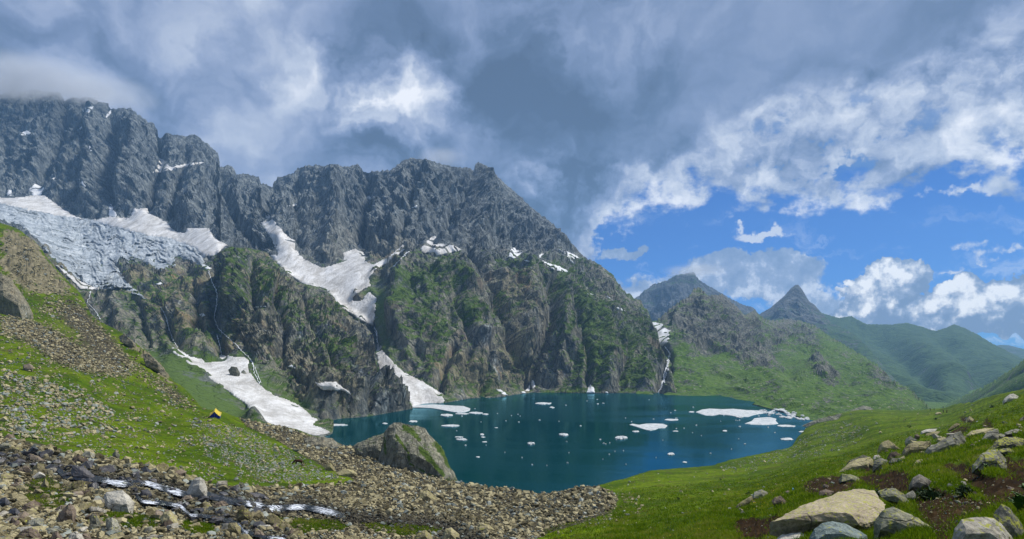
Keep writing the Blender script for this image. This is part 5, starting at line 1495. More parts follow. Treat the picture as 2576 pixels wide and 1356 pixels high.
    (L2([(345, 665), (390, 590), (440, 500), (480, 445), (560, 418), (630, 470), (660, 600), (670, 720), (590, 760), (500, 740)]), 'pale', "tall pointed boulder standing in the stream, streaked white", GL, 0.6, None),
    (L2([(1085, 970), (1120, 890), (1190, 868), (1280, 910), (1315, 1010), (1300, 1075), (1190, 1085), (1110, 1030)]), 'tan', "round yellowish boulder just below the white rapids", GL, 0.9, None),
    (L2([(955, 1125), (980, 1085), (1080, 1080), (1150, 1150), (1150, 1230), (1080, 1260), (1000, 1240)]), 'tan', "round tan boulder beside the little brook at the bottom", GL, 0.9, None),
    (L2([(1515, 1000), (1560, 960), (1660, 1000), (1780, 1070), (1860, 1130), (1760, 1150), (1600, 1090)]), 'tan', "long yellowish boulder right of the round one below the rapids", GL, 0.7, None),
    (L2([(1320, 1190), (1360, 1150), (1450, 1210), (1515, 1275), (1480, 1330), (1380, 1310)]), 'brown', "dark brown elongated boulder at the bottom beside the brook", GL, 0.8, None),
    (L2([(1545, 335), (1570, 312), (1620, 303), (1668, 325), (1620, 352)]), 'pale', "pale flat stone on the grass left of the horse", GL, 0.8, None),
    (L2([(2345, 275), (2390, 225), (2440, 220), (2500, 300), (2515, 335), (2440, 345), (2370, 310)]), 'tan', "angular tan boulder on the moraine right of the horse", GM, 0.8, None),
    (L2([(695, 1010), (740, 985), (880, 1010), (895, 1040), (820, 1075), (730, 1050)]), 'brown', "flat brown boulder between the rapids and the brook", GL, 0.8, None),
    (L2([(285, 745), (330, 700), (420, 685), (475, 740), (440, 780), (330, 775)]), 'brown', "brown boulder at the foot of the tall pointed one", GL, 0.8, None),
    (L2([(0, 1010), (20, 940), (90, 905), (160, 935), (230, 1040), (240, 1110), (150, 1110), (40, 1060)]), 'tan', None, GL, 0.9, None),
    (C6([(1240, 1055), (1270, 1000), (1320, 988), (1390, 1040), (1395, 1065), (1300, 1075)]), 'tan', "large tan boulder in the middle of the moraine", GM, 0.85, None),
    (C6([(1435, 1335), (1460, 1275), (1500, 1268), (1565, 1320), (1560, 1360), (1470, 1370)]), 'tan', "tan boulder at the lower edge of the moraine, centre", GM, 0.85, None),
    (C6([(1205, 1370), (1250, 1310), (1310, 1283), (1365, 1340), (1360, 1380)]), 'tan', "pale pink boulder half cut by the bottom edge, centre", GM, 0.85, None),
    (C6([(635, 860), (700, 830), (770, 835), (800, 870), (720, 890)]), 'tan', "broad flat tan boulder on the moraine below the brown mound", GM, 0.85, None),
    (C6([(1690, 1270), (1720, 1235), (1780, 1240), (1830, 1290), (1780, 1310)]), 'tan', "rounded boulder in the lower right moraine", GM, 0.85, None),
    (C6([(120, 1190), (170, 1165), (260, 1230), (240, 1270), (160, 1250)]), 'tan', "tilted tan boulder left of the lower grass patch", GL, 0.8, None),
    ([(128, 1007), (140, 1000), (168, 1002), (170, 1016), (150, 1018), (132, 1012)], 'tan', None, None, 0.9, None),
    ([(58, 918), (72, 914), (84, 920), (82, 934), (66, 933), (57, 926)], 'brown', "lone dark fronted block on the left grass slope under the scree", "boulders on the left slope", 0.9, None),
]
for k, (ol, cls, lab, grp, dep, dst) in enumerate(HEROES):
    if lab is None:
        continue
    near = grp == GR
    hero(ol, cls, lab, dep, dst, cuts=(3, 2) if near else (2, 1), amp=0.022 if near else 0.03, seed=k + 2, group=grp)

# ------------------------------------------------------------------ bedrock: the outcrop above the lake and smaller ledges
M_CROP = rock_mat('outcrop_rock', (0.075, 0.078, 0.058), (0.20, 0.200, 0.15), (0.38, 0.37, 0.29), (0.30, 0.265, 0.18), (0.30, 0.24, 0.15), ((0.045, 0.085, 0.010), (0.085, 0.125, 0.018)), 9.0, 3.0)


def crop(outline, label, dist, depth, cuts, amp, seed, streaks=(), vegb=0.2, tan=0.4, cat='rock', name='rock_outcrop', front=None):
    o = hero(outline, None, label, depth, dist, cuts, amp, seed, name, None, None, 0.10, cat, mat=M_CROP, front=front)
    me = o.data
    co = np.empty(len(me.vertices) * 3, np.float32)
    me.vertices.foreach_get('co', co)
    wp = co.reshape(-1, 3) + np.array(o.location)
    px, py = project(wp)
    v = np.full(len(wp), vegb)
    for ln, wd, kk in streaks:
        v = v + kk * np.exp(-(dist_line(px, py, ln) / wd) ** 2)
    for nme, val in (('veg', v), ('tan', np.full(len(wp), tan)), ('scree', np.zeros(len(wp)))):
        at = me.attributes.new(nme, 'FLOAT', 'POINT')
        at.data.foreach_set('value', val.astype(np.float32))
    return o


crop(C6([(955, 775), (985, 640), (1005, 560), (1035, 500), (1068, 480), (1120, 503), (1230, 500), (1295, 522), (1380, 625), (1450, 705), (1500, 810), (1560, 930), (1440, 925), (1330, 890), (1180, 850), (1060, 805)]), "huge grey green dome of rock rising at the lake's near shore", 172, 0.75, (4, 3), 0.032, 5,
     [(C6([(1150, 515), (1210, 550), (1260, 610)]), 5, 1.1), (C6([(1270, 680), (1340, 760), (1440, 870)]), 6, 1.2), (C6([(1390, 650), (1440, 710), (1480, 800)]), 7, 1.1), (C6([(1090, 580), (1130, 640), (1180, 710), (1190, 790), (1300, 850)]), 3, 1.0), (C6([(1000, 600), (1010, 720)]), 4, .9), (C6([(1330, 880), (1540, 930)]), 5, .9)], 0.50, 0.4)
crop(C6([(765, 655), (850, 612), (950, 582), (1000, 560), (1030, 640), (990, 780), (880, 765), (800, 700)]), "low mossy shoulder of rock left of the huge dome", 178, 0.7, (3, 2), 0.035, 8, [(C6([(800, 690), (940, 750)]), 12, .5)], 0.42, 0.5)
crop(C6([(395, 605), (440, 592), (540, 588), (620, 605), (690, 660), (725, 725), (620, 750), (480, 700), (400, 640)]), "brown rounded mound of bedrock on the moraine rim", 205, 0.8, (3, 2), 0.03, 9, [(C6([(420, 640), (520, 720)]), 9, .35)], 0.15, 1.0, )
crop([(-60, 700), (-20, 688), (5, 687), (28, 704), (56, 736), (86, 788), (70, 798), (20, 775), (-60, 760)], "pale tan crag at the left frame edge above the scree", None, 0.8, (3, 2), 0.04, 10, [], 0.2, 1.4)
crop([(2015, 1072), (2030, 1064), (2056, 1057), (2092, 1043), (2118, 1040), (2110, 1050), (2070, 1066), (2035, 1084), (2020, 1085)], "dark low rock ledge where the right meadow meets the lake", 440, 0.5, (3, 2), 0.03, 11, [], 0.35, 0.2)
crop([(2128, 1040), (2145, 1028), (2170, 1021), (2200, 1028), (2222, 1036), (2180, 1040)], "dark rocky hump on the meadow rim left of the hikers", 555, 0.6, (3, 2), 0.04, 12, [], 0.3, 0.3)
crop([(298, 846), (312, 840), (340, 863), (346, 873), (325, 867), (306, 856)], "tan bedrock rib on the skyline of the left slope, upper piece", None, 0.4, (2, 2), 0.04, 13, [], 0.25, 1.6)
crop([(358, 890), (376, 890), (402, 914), (418, 938), (408, 936), (380, 914), (360, 899)], "tan bedrock rib on the skyline of the left slope, lower piece", None, 0.4, (2, 2), 0.04, 14, [], 0.25, 1.6)

for ol, lab, sd_ in [([(574, 930), (582, 922), (596, 924), (604, 938), (600, 951), (586, 946)], "dark rock island poking through the left snow fan", 31), ([(606, 935), (613, 930), (620, 938), (614, 946)], "small dark rock at the right side of the snow fan island", 32)]:
    hero(ol, 'grey', lab, 0.5, None, (2, 1), 0.04, sd_, 'rock_outcrop', None, None, 0.1, 'rock', trees=[T_MASSIF])

# ------------------------------------------------------------------ scattered stones
protos, low = [], []
for k in range(14):
    r_ = np.random.RandomState(50 + k)
    q = r_.normal(size=(15, 3))
    q /= np.linalg.norm(q, axis=1, keepdims=True)
    q *= r_.uniform(0.8, 1.05, (15, 1))
    q *= np.array([1.0, r_.uniform(0.65, 1.0), r_.uniform(0.48, 0.8)])
    me = hull_mesh('boulder', [tuple(v) for v in q], (), 0, k, None)
    v = np.array([tuple(x.co) for x in me.vertices])
    f = np.array([tuple(x.vertices) for x in me.polygons])
    low.append((v, f))
    bpy.data.meshes.remove(me)
    protos.append([tuple(x) for x in q])
PMESH = {}


def pmesh(k, cls):
    if (k, cls) not in PMESH:
        PMESH[(k, cls)] = hull_mesh('boulder', protos[k], (2,), 0.05, k + 1, SM[cls])
    return PMESH[(k, cls)]


GRASSY = [[(55, 1225), (110, 1195), (160, 1225), (190, 1245), (150, 1285), (70, 1275)], [(245, 1290), (330, 1290), (420, 1310), (380, 1330), (270, 1325)], [(455, 1310), (530, 1320), (540, 1345), (470, 1340)], [(680, 1300), (760, 1305), (850, 1310), (880, 1330), (760, 1345), (740, 1330)], [(905, 1315), (1000, 1318), (1120, 1330), (1080, 1350), (960, 1345)], [(1370, 1330), (1500, 1300), (1560, 1270), (1640, 1356), (1380, 1380)]]
rr = np.random.RandomState(21)


def sample(poly, n, smin, smax, alpha, mask=None, clump=0.0, seed=0):
    a = np.array(poly, float)
    lo, hi = a.min(0), a.max(0)
    x = rr.uniform(lo[0], hi[0], n * 3)
    y = rr.uniform(lo[1], hi[1], n * 3)
    ok = inside(x, y, poly)
    if clump:
        c = fbm(np.stack([x / 40, y / 22, np.full(len(x), seed)], -1), 3)
        ok &= (c + rr.uniform(-0.25, 0.25, len(x))) > clump
    if mask:
        for mk, keep in mask:
            ins = inside(x, y, mk)
            ok &= ~ins | (rr.uniform(size=len(x)) < keep)
    x, y = x[ok][:n], y[ok][:n]
    u = rr.uniform(size=len(x))
    s = (smin ** -alpha + u * (smax ** -alpha - smin ** -alpha)) ** (-1 / alpha)
    return list(zip(x, y, s))


gm = [(g_, 0.22) for g_ in GRASSY]
items = []
LEFTR = [(-20, 1085), (60, 1115), (160, 1135), (250, 1148), (360, 1170), (460, 1193), (560, 1226), (640, 1226), (760, 1356), (760, 1380), (-20, 1380)]
MIDR = [(560, 1226), (700, 1225), (900, 1213), (1000, 1190), (1140, 1213), (1240, 1226), (1440, 1226), (1500, 1222), (1555, 1250), (1540, 1290), (1440, 1318), (1380, 1342), (1290, 1380), (760, 1380), (720, 1330)]
for zone, (poly, n, a0, a1, al, mk, cl) in {
        'left': (LEFTR, 3400, 6.0, 24, 1.9, gm, 0.0), 'left2': (LEFTR, 4600, 2.4, 7, 1.5, gm, 0.0), 'mid': (MIDR, 8200, 3.2, 14, 2.2, gm, 0.0), 'moraine': (MORAINE, 3400, 2.2, 8, 2.1, None, 0.0), 'bed': ([(x, y - 11) for x, y in STREAM] + [(x, y + 11) for x, y in reversed(STREAM)], 900, 3.0, 11, 1.8, None, 0.0), 'row': ([(2110, 1190), (2200, 1140), (2330, 1098), (2430, 1072), (2590, 1060), (2590, 1150), (2450, 1155), (2330, 1165), (2210, 1190)], 52, 6.0, 17, 0.6, None, 0.0), 'bank': ([(1840, 1290), (1950, 1235), (2090, 1195), (2110, 1215), (1990, 1265), (1880, 1310)], 30, 4.0, 11, 0.8, None, 0.0), 'bank2': ([(2230, 1200), (2590, 1150), (2590, 1345), (2350, 1345), (2300, 1290)], 40, 4.0, 13, 1.0, None, 0.0),
        'screea': (SCREE_A, 3300, 2.1, 7, 2.2, None, 0.0), 'screeb': (SCREE_B, 3300, 2.0, 6, 2.2, None, 0.0), 'slope5': ([(0, 590), (80, 620), (140, 690), (210, 760), (150, 765), (80, 775), (0, 785)], 1300, 1.3, 6, 1.9, None, -0.02), 'slope4': ([(0, 800), (90, 770), (200, 790), (330, 900), (440, 985), (420, 1000), (320, 960), (140, 925), (0, 880)], 900, 1.5, 7, 1.9, None, 0.0),
        'slope': ([(0, 870), (140, 925), (320, 960), (430, 1010), (520, 1045), (600, 1075), (700, 1120), (800, 1175), (880, 1205), (700, 1222), (560, 1222), (460, 1190), (250, 1145), (0, 1090)], 4600, 1.5, 8.5, 1.9, None, -0.04),
        'slope2': ([(0, 930), (120, 960), (260, 1010), (330, 1080), (200, 1100), (120, 1110), (0, 1090)], 1700, 2.2, 12, 2.0, None, -0.04),
        'slope3': ([(480, 1060), (620, 1080), (760, 1150), (860, 1205), (660, 1215), (520, 1150)], 2400, 1.4, 5.0, 2.0, None, -0.15),
        'meadow': ([(1520, 1222), (1630, 1190), (1800, 1175), (1980, 1130), (2030, 1070), (2160, 1035), (2350, 1035), (2560, 985), (2575, 1350), (1600, 1356)], 900, 1.2, 6, 2.1, None, 0.0),
        'meadow2': ([(1990, 1125), (2040, 1085), (2110, 1060), (2190, 1075), (2150, 1120), (2060, 1150), (1960, 1165), (1850, 1190), (1800, 1175)], 900, 1.0, 4.0, 2.0, None, 0.0),
        'edge': ([(1440, 1230), (1560, 1225), (1620, 1260), (1600, 1320), (1500, 1330), (1400, 1345)], 500, 1.4, 7, 2.0, None, 0.05),
        'dirt': ([(2290, 1240), (2350, 1225), (2470, 1262), (2430, 1330), (2340, 1345), (2310, 1290)], 260, 1.2, 6, 1.8, None, 0.0)}.items():
    for (x, y, s) in sample(poly, n, a0, a1, al, mk, cl, len(items)):
        if zone in ('screea', 'screeb'):
            x, y = x + rr.normal(0, 9), y + rr.normal(0, 6)
        items.append((x, y, s, zone))
placed = []
for (x, y, s, zone) in items:
    h = ray(x, y, [T_GROUND])
    if h is None:
        continue
    placed.append((x, y, s, zone, h[0]))
sx = np.array([q[0] for q in placed])
sy = np.array([q[1] for q in placed])
stw = np.minimum(dist_line(sx, sy, STREAM), dist_line(sx, sy, BROOK) + 6)
order = sorted(range(len(placed)), key=lambda i: -placed[i][2] * (2.0 if placed[i][3] in ('row', 'bank', 'bank2') else 1.0))
ROCK_MARKS = [(303, 1264, "the biggest pale boulder"), (204, 1157, "the brown domed boulder"), (208, 1190, "the long dark wet boulder"), (95, 1150, "the long reddish slab"), (426, 1306, "the round tan boulder near the brook"), (285, 1322, "the blue grey angular boulder"), (76, 1342, "the big brown bottom left boulder"), (12, 1264, "the dark purple edge boulder"),
              (37, 1290, "the dark grey angular boulder"), (88, 1316, "the grey faceted boulder"), (167, 1294, "the mossy brown boulder"), (186, 1224, "the long tan slab"), (132, 1184, "the flat cream boulder"), (95, 1178, "the yellowish cube boulder"), (292, 1145, "the pale green boulder"), (193, 1347, "the cream bottom boulder"), (10, 1212, "the striped tan boulder"),
              (493, 1228, "the tall pointed boulder"), (615, 1296, "the round yellowish boulder"), (590, 1330, "the tan boulder by the brook"), (700, 1310, "the long yellowish boulder"), (652, 1340, "the dark brown long boulder"), (686, 1183, "the pale flat stone by the horse"), (830, 1174, "the angular tan moraine boulder"), (1072, 1244, "the large tan moraine boulder"),
              (1135, 1338, "the tan boulder at the moraine's lower edge"), (1062, 1346, "the pale pink bottom boulder"), (1222, 1326, "the rounded lower moraine boulder"), (1050, 1190, "the huge rock dome"), (540, 1045, "the tent"), (748, 1168, "the horse"), (70, 924, "the lone block under the scree"), (0, 1110, "the left frame edge rubble"), (1520, 1225, "the lake corner of the moraine"), (1330, 1236, "the moraine rim over the lake"),
              (940, 1225, "the moraine under the dome"), (760, 1240, "the far stream bank"), (480, 1180, "the grass edge above the stream"), (130, 1060, "the stony left slope"), (360, 1040, "the upper left meadow"), (1640, 1220, "the near meadow bank"), (2060, 1120, "the stony meadow band"), (2380, 1280, "the dirt hollow"), (2229, 1121, "the brown pointed boulder"), (2290, 1108, "the upright blue grey slab"), (2304, 1127, "the big rounded tan boulder"), (2380, 1110, "the biggest grey green boulder"), (2440, 1055, "the pyramid shaped rock"), (2530, 1112, "the largest lichen boulder"), (2490, 1093, "the cracked grey boulder"), (2490, 1155, "the yellow lichen crusted boulder"), (2155, 1163, "the broad tan boulder"), (2214, 1165, "the dark grey rough boulder"),
              (2313, 1211, "the pale angular rock"), (2138, 1203, "the turf grown domed rock"), (1960, 1259, "the blocky brown rock"), (1911, 1242, "the dark grey rounded rock"), (2540, 1310, "the leaning lichen boulder"), (2470, 1330, "the pitted cream boulder"), (2335, 1085, "the flat whitish slab")]
SOLO = set()
for i in order:
    if len(SOLO) >= 222:
        break
    SOLO.add(i)
ZL = {'left': ("lying in the rubble left of the stream", GL), 'left2': ("lying in the rubble left of the stream", GL), 'mid': ("in the moraine rubble between stream and lake", GM), 'moraine': ("in the moraine below the tent", GM), 'bed': ("standing in the stream bed", GL),
      'slope': ("scattered on the left grass slope", "boulders on the left slope"), 'slope2': ("in the stony patch at the left edge of the slope", "boulders on the left slope"), 'slope5': ("on the upper left slope", "boulders on the left slope"), 'slope4': ("on the upper left slope", "boulders on the left slope"), 'slope3': ("on the grass below the tent", "boulders on the left slope"), 'screea': ("in the scree", GL), 'screeb': ("in the scree", GL),
      'meadow': ("dotted on the open right meadow", "small rocks on the right meadow"), 'meadow2': ("in the stony band by the lake meadow", "small rocks on the right meadow"), 'row': ("in the boulder row", GR), 'bank': ("on the flowery bank", GR), 'bank2': ("by the dirt hollow", GR), 'edge': ("where the moraine meets the meadow", "small rocks on the right meadow"), 'dirt': ("loose in the dirt hollow", "small rocks on the right meadow")}
CN = {'tan': 'tan', 'grey': 'grey green', 'dark': 'dark wet', 'brown': 'brown', 'pale': 'pale'}
bv, bf, brnd, bwet, bgrey = [], [], [], [], []
nv = 0
prnd = random.Random(5)
for i, (x, y, s, zone, loc) in enumerate(placed):
    r_ = s / F * loc.y
    k = prnd.randrange(14)
    rot = Matrix.Rotation(prnd.uniform(0, 6.28), 3, 'Z') @ Matrix.Rotation(prnd.uniform(-0.7, 0.7), 3, 'X') @ Matrix.Rotation(prnd.uniform(-0.6, 0.6), 3, 'Y')
    wetv = min(1.0, max(0.0, 1.35 - stw[i] / 24.0)) if zone in ('left', 'left2', 'mid', 'bed') else 0.0
    if wetv > 0.6 and s > 9:
        s *= 0.7
        r_ *= 0.7
    if i in SOLO:
        cls = 'dark' if wetv > 0.35 else prnd.choices(['tan', 'grey', 'brown', 'pale'], [6, 1.4, 1.4, 2.2])[0]
        o = link('boulder', pmesh(k, cls))
        o.matrix_world = Matrix.Translation(loc + Vector((0, 0, r_ * 0.22))) @ rot.to_4x4() @ Matrix.Scale(r_, 4)
        ph, grp = ZL[zone]
        sz = "big " if s > 13 else ("small " if s < 8.5 else "")
        tag(o, where(x, y, sz + CN[cls] + " boulder", ROCK_MARKS), "boulder", grp)
    else:
        v, f = low[k]
        vv = (v * r_) @ np.array(rot).T + np.array(loc) + np.array([0, 0, r_ * 0.25])
        bv.append(vv)
        bf.append(f + nv)
        nv += len(v)
        brnd.append(np.full(len(v), prnd.uniform(0.45, 1.0) if zone in ('slope', 'slope2', 'slope3', 'slope4', 'slope5', 'edge') else (prnd.uniform(0.8, 1.0) if zone in ('meadow', 'meadow2') else prnd.random())))
        bwet.append(np.full(len(v), wetv))
        gz_ = 0.75 if zone in ('slope3', 'meadow2') else (0.35 if zone in ('slope', 'slope2', 'meadow', 'left2') else 0.12)
        bgrey.append(np.full(len(v), 1.0 if prnd.random() < gz_ else 0.0))
st_o = mesh_obj('stones', np.concatenate(bv), np.concatenate(bf), M_STUFF, attrs={'rnd': np.concatenate(brnd), 'wet': np.concatenate(bwet), 'grey': np.concatenate(bgrey)})
tag(st_o, "countless small angular stones of the rubble, moraine and scree", "stones", kind='stuff')
# ------------------------------------------------------------------ the stream
m, b, bs = material('stream_water')
p = b.pos()
fo = b.noise(b.vec('MULTIPLY', p, (0.45, 1.6, 1.0)), 2.4, 6, 0.75, 0.8)
ff = b.smooth(b.add(fo, b.mul(b.sub(b.attr('foam'), 0.5), 0.22)), 0.53, 0.61)
b.put(bs.inputs['Base Color'], b.mix(ff, (0.012, 0.016, 0.022), (0.78, 0.82, 0.88)))
b.put(bs.inputs['Roughness'], b.smooth(ff, 0.0, 1.0, 0.12, 0.6))
bs.inputs['Specular IOR Level'].default_value = 0.5
b.put(bs.inputs['Normal'], b.bump(fo, 0.7, 0.25))
M_STREAM = m


def ribbon(name, line, half, whites, label):
    pts = np.array(line, float)
    seg = np.concatenate([[0], np.cumsum(np.hypot(*np.diff(pts, axis=0).T))])
    n = int(seg[-1] / 3.0)
    t_ = np.linspace(0, seg[-1], n)
    lx, ly = np.interp(t_, seg, pts[:, 0]), np.interp(t_, seg, pts[:, 1])
    zc = []
    for i in range(n):
        h = ray(lx[i], min(ly[i], 1940), [T_GROUND])
        zc.append(h[0].z if h else (zc[-1] if zc else -10))
    zc = np.array(zc)
    ker = np.ones(9) / 9
    zc = np.convolve(np.pad(zc, 4, mode='edge'), ker, 'valid') + 0.30
    V, foam = [], []
    for i in range(n):
        hw = half * (0.35 if lx[i] > 880 else 1.0) * (0.75 + 0.5 * float(pn(np.array([[t_[i] / 40, 3.3, half]]))[0] + 0.5))
        for s_ in np.linspace(-1, 1, 9):
            py = ly[i] + s_ * hw
            d_ = -zc[i] * F / (py - HY)
            zz = zc[i] + 0.06 * float(pn(np.array([[t_[i] / 6, s_ * 2, 9.1]]))[0])
            V.append(((lx[i] - CX) / F * d_, d_, zz))
            w_ = max([max(0.0, 1 - abs(lx[i] - c_) / r_) for c_, r_ in whites] + [0.0])
            foam.append(min(1, w_ * 1.6) * (1 - abs(s_) * 0.35))
    o = mesh_obj(name, V, grid_faces(n, 9), M_STREAM, smooth=True, attrs={'foam': foam})
    tag(o, label, "stream", kind='structure')
    return o


ribbon('stream', [q for q in STREAM if 140 < q[0] < 900], 8.0, [(290, 45), (385, 35), (440, 30), (640, 34), (690, 30), (745, 34), (820, 44), (1020, 14), (1050, 18)], "white rushing stream crossing the rubble")
ribbon('stream', BROOK, 5.0, [(375, 30), (450, 30), (485, 20), (610, 20), (700, 40)], "small side brook trickling between dark stones")

# ------------------------------------------------------------------ grass blades, flowers and leafy plants in the near turf
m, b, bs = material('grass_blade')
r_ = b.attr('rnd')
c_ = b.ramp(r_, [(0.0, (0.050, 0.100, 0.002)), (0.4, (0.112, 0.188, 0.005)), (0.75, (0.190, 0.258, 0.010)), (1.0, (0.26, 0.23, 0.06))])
b.put(bs.inputs['Base Color'], c_)
bs.inputs['Roughness'].default_value = 0.7
tl = b.n.new('ShaderNodeBsdfTranslucent')
b.put(tl.inputs[0], c_)
ms = b.n.new('ShaderNodeMixShader')
ms.inputs[0].default_value = 0.45
b.l.new(bs.outputs[0], ms.inputs[1])
b.l.new(tl.outputs[0], ms.inputs[2])
b.l.new(ms.outputs[0], [n for n in b.n if n.type == 'OUTPUT_MATERIAL'][0].inputs[0])
bs.inputs['Specular IOR Level'].default_value = 0.04
M_GRASS = m
gx, gy = [], []
gr_ = np.random.RandomState(3)


def addg(poly, n, drop, keep=0.05):
    a = np.array(poly, float)
    lo, hi = a.min(0), a.max(0)
    x = gr_.uniform(lo[0], hi[0], n * 2)
    y = gr_.uniform(lo[1], hi[1], n * 2)
    ok = inside(x, y, poly)
    for d_ in drop:
        ok &= ~inside(x + gr_.normal(0, 5, len(x)), y + gr_.normal(0, 3, len(x)), d_) | (gr_.uniform(size=len(x)) < keep)
    gx.extend(x[ok][:n])
    gy.extend(y[ok][:n])


addg([(1560, 1215), (1800, 1178), (1990, 1130), (2150, 1060), (2400, 1030), (2600, 985), (2600, 1400), (1480, 1400), (1560, 1270)], 34000, DIRT)
addg([(1800, 1260), (2100, 1150), (2600, 1080), (2600, 1420), (1700, 1420)], 18000, DIRT)
for g_ in GRASSY:
    addg(g_, 1100, [])
BV, BR = [], []
_gh = []
for x, y in zip(gx, gy):
    h = ray(x, y, [T_GROUND])
    if h is not None and h[0].y < 120:
        _gh.append(tuple(h[0]))
gl = np.array(_gh)
ng = len(gl)
gd = gl[:, 1]
gton = np.clip(0.45 + 1.1 * pn(gl / np.array([2.3, 3.1, 1.0])) + gr_.normal(0, 0.2, ng), 0, 1)
ghg = np.minimum(0.028 + 0.0022 * gd, 0.12) * gr_.uniform(0.6, 1.5, ng)
gwd = np.maximum(0.006, 1.1 / F * gd)
for _ in range(4):
    a_ = gr_.uniform(0, 6.28, ng)
    off = gr_.normal(0, 1, (ng, 2)) * (0.045 + 0.002 * gd)[:, None]
    base_ = gl + np.concatenate([off, np.full((ng, 1), -0.01)], 1)
    side = np.stack([np.cos(a_) * gwd, np.sin(a_) * gwd, np.zeros(ng)], 1)
    lean = np.concatenate([gr_.normal(0, 0.5, (ng, 2)) * ghg[:, None], ghg[:, None]], 1)
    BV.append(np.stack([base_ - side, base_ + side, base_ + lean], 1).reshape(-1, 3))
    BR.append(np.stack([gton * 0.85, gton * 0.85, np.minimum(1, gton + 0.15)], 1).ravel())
BV = np.concatenate(BV)
BR = np.concatenate(BR)
nf = len(BV) // 3
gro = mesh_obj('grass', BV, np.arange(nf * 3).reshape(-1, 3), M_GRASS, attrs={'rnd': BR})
tag(gro, "short green grass of the near meadow and the turf between stones", "grass", kind='stuff')


def plain(name, col, rough=0.8, var=None):
    m, b, bs = material(name)
    if var:
        n_ = b.noise(b.pos(), var[0], 4, 0.65)
        b.put(bs.inputs['Base Color'], b.ramp(n_, [(0.3, tuple(c * var[1] for c in col)), (0.7, col)]))
    else:
        bs.inputs['Base Color'].default_value = (*col, 1)
    bs.inputs['Roughness'].default_value = rough
    return m


M_LEAF = plain('broad_leaf', (0.070, 0.155, 0.022), 0.5, (9.0, 0.5))
M_STEM = plain('stem', (0.06, 0.10, 0.02))
M_YEL = plain('yellow_petal', (0.75, 0.52, 0.02))
M_WHT = plain('white_petal', (0.72, 0.72, 0.68))


def leaf_mesh(L, Wd, arch):
    V, Q = [], []
    n = 7
    for i in range(n):
        t = i / (n - 1)
        w_ = Wd * math.sin(math.pi * min(1, 0.08 + t * 0.92)) ** 0.8
        zz = arch * math.sin(t * 2.3) * L
        xx = L * (t - 0.18 * t * t)
        V += [(xx, -w_ / 2, zz + 0.12 * w_), (xx, 0, zz - 0.1 * w_), (xx, w_ / 2, zz + 0.12 * w_)]
    for i in range(n - 1):
        for k in (0, 1):
            Q.append((i * 3 + k, i * 3 + k + 1, i * 3 + 4 + k, i * 3 + 3 + k))
    me = bpy.data.meshes.new('leaf')
    me.from_pydata(V, [], Q)
    me.materials.append(M_LEAF)
    me.polygons.foreach_set('use_smooth', np.ones(len(Q), bool))
    return me


LEAFS = [leaf_mesh(1.0, 0.34, 0.45), leaf_mesh(1.0, 0.28, 0.62), leaf_mesh(1.0, 0.4, 0.3)]


def broad_plant(px, py, size_px, nleaf, label, seed):
    h = ray(px, py, [T_GROUND])
    loc = h[0]
    L = size_px / F * loc.y
    root = bpy.data.objects.new('leafy_plant', None)
    COL.objects.link(root)
    root.location = loc
    tag(root, label, "plant", "broad leaved plants in the turf")
    rg = random.Random(seed)
    for i in range(nleaf):
        o = link('leaf', LEAFS[i % 3], root)
        a_ = i * 2.4 + rg.uniform(-0.3, 0.3)
        s_ = L * rg.uniform(0.65, 1.1)
        o.rotation_euler = (rg.uniform(-0.25, 0.25), -rg.uniform(0.1, 0.9), a_)
        o.scale = (s_, s_, s_)
        o.location = (0, 0, 0.02 + L * rg.uniform(0.0, 0.35))
    st_ = hull_mesh('stem', [(x * 0.06 * L, y * 0.06 * L, z_ * L * 0.5 - 0.02) for x in (-1, 1) for y in (-1, 1) for z_ in (0, 1)], (), 0, 1, M_STEM)
    link('stem', st_, root)


broad_plant(2562, 1294, 48, 22, "lush broad leaved plant at the right frame edge above the lichen boulder", 1)
broad_plant(2588, 1262, 40, 16, "second broad leaved clump behind the lush one, cut by the frame", 2)
broad_plant(2478, 1184, 15, 9, "small leafy clump at the foot of the lichen crusted boulder", 3)


def shrub(px, py, wpx, hpx, label, seed, n=90):
    h = ray(px, py, [T_GROUND])
    loc = h[0]
    w_, h_ = wpx / F * loc.y / 2, hpx / F * loc.y
    rg = np.random.RandomState(seed)
    root = bpy.data.objects.new('low_shrub', None)
    COL.objects.link(root)
    root.location = loc
    tag(root, label, "shrub", "dark low shrubs on the meadow")
    V, T = [], []
    for i in range(n):
        d = rg.normal(size=3)
        d /= np.linalg.norm(d)
        c = d * np.array([w_, w_ * 0.8, h_ * 0.6]) * rg.uniform(0.4, 1.05) + np.array([0, 0, h_ * 0.45])
        s_ = rg.uniform(0.10, 0.2) * (w_ + h_) * 0.6
        u = rg.normal(size=3) * s_
        v = rg.normal(size=3) * s_
        k = len(V)
        V += [tuple(c), tuple(c + u), tuple(c + v)]
        T.append((k, k + 1, k + 2))
    mesh_obj('foliage', V, T, M_SHRUB, parent=root)
    tr = hull_mesh('stem', [(x * 0.08 * w_, y * 0.08 * w_, z_ * h_ * 0.6 - 0.05) for x in (-1, 1) for y in (-1, 1) for z_ in (0, 1)], (), 0, 1, M_STEM)
    link('stem', tr, root)


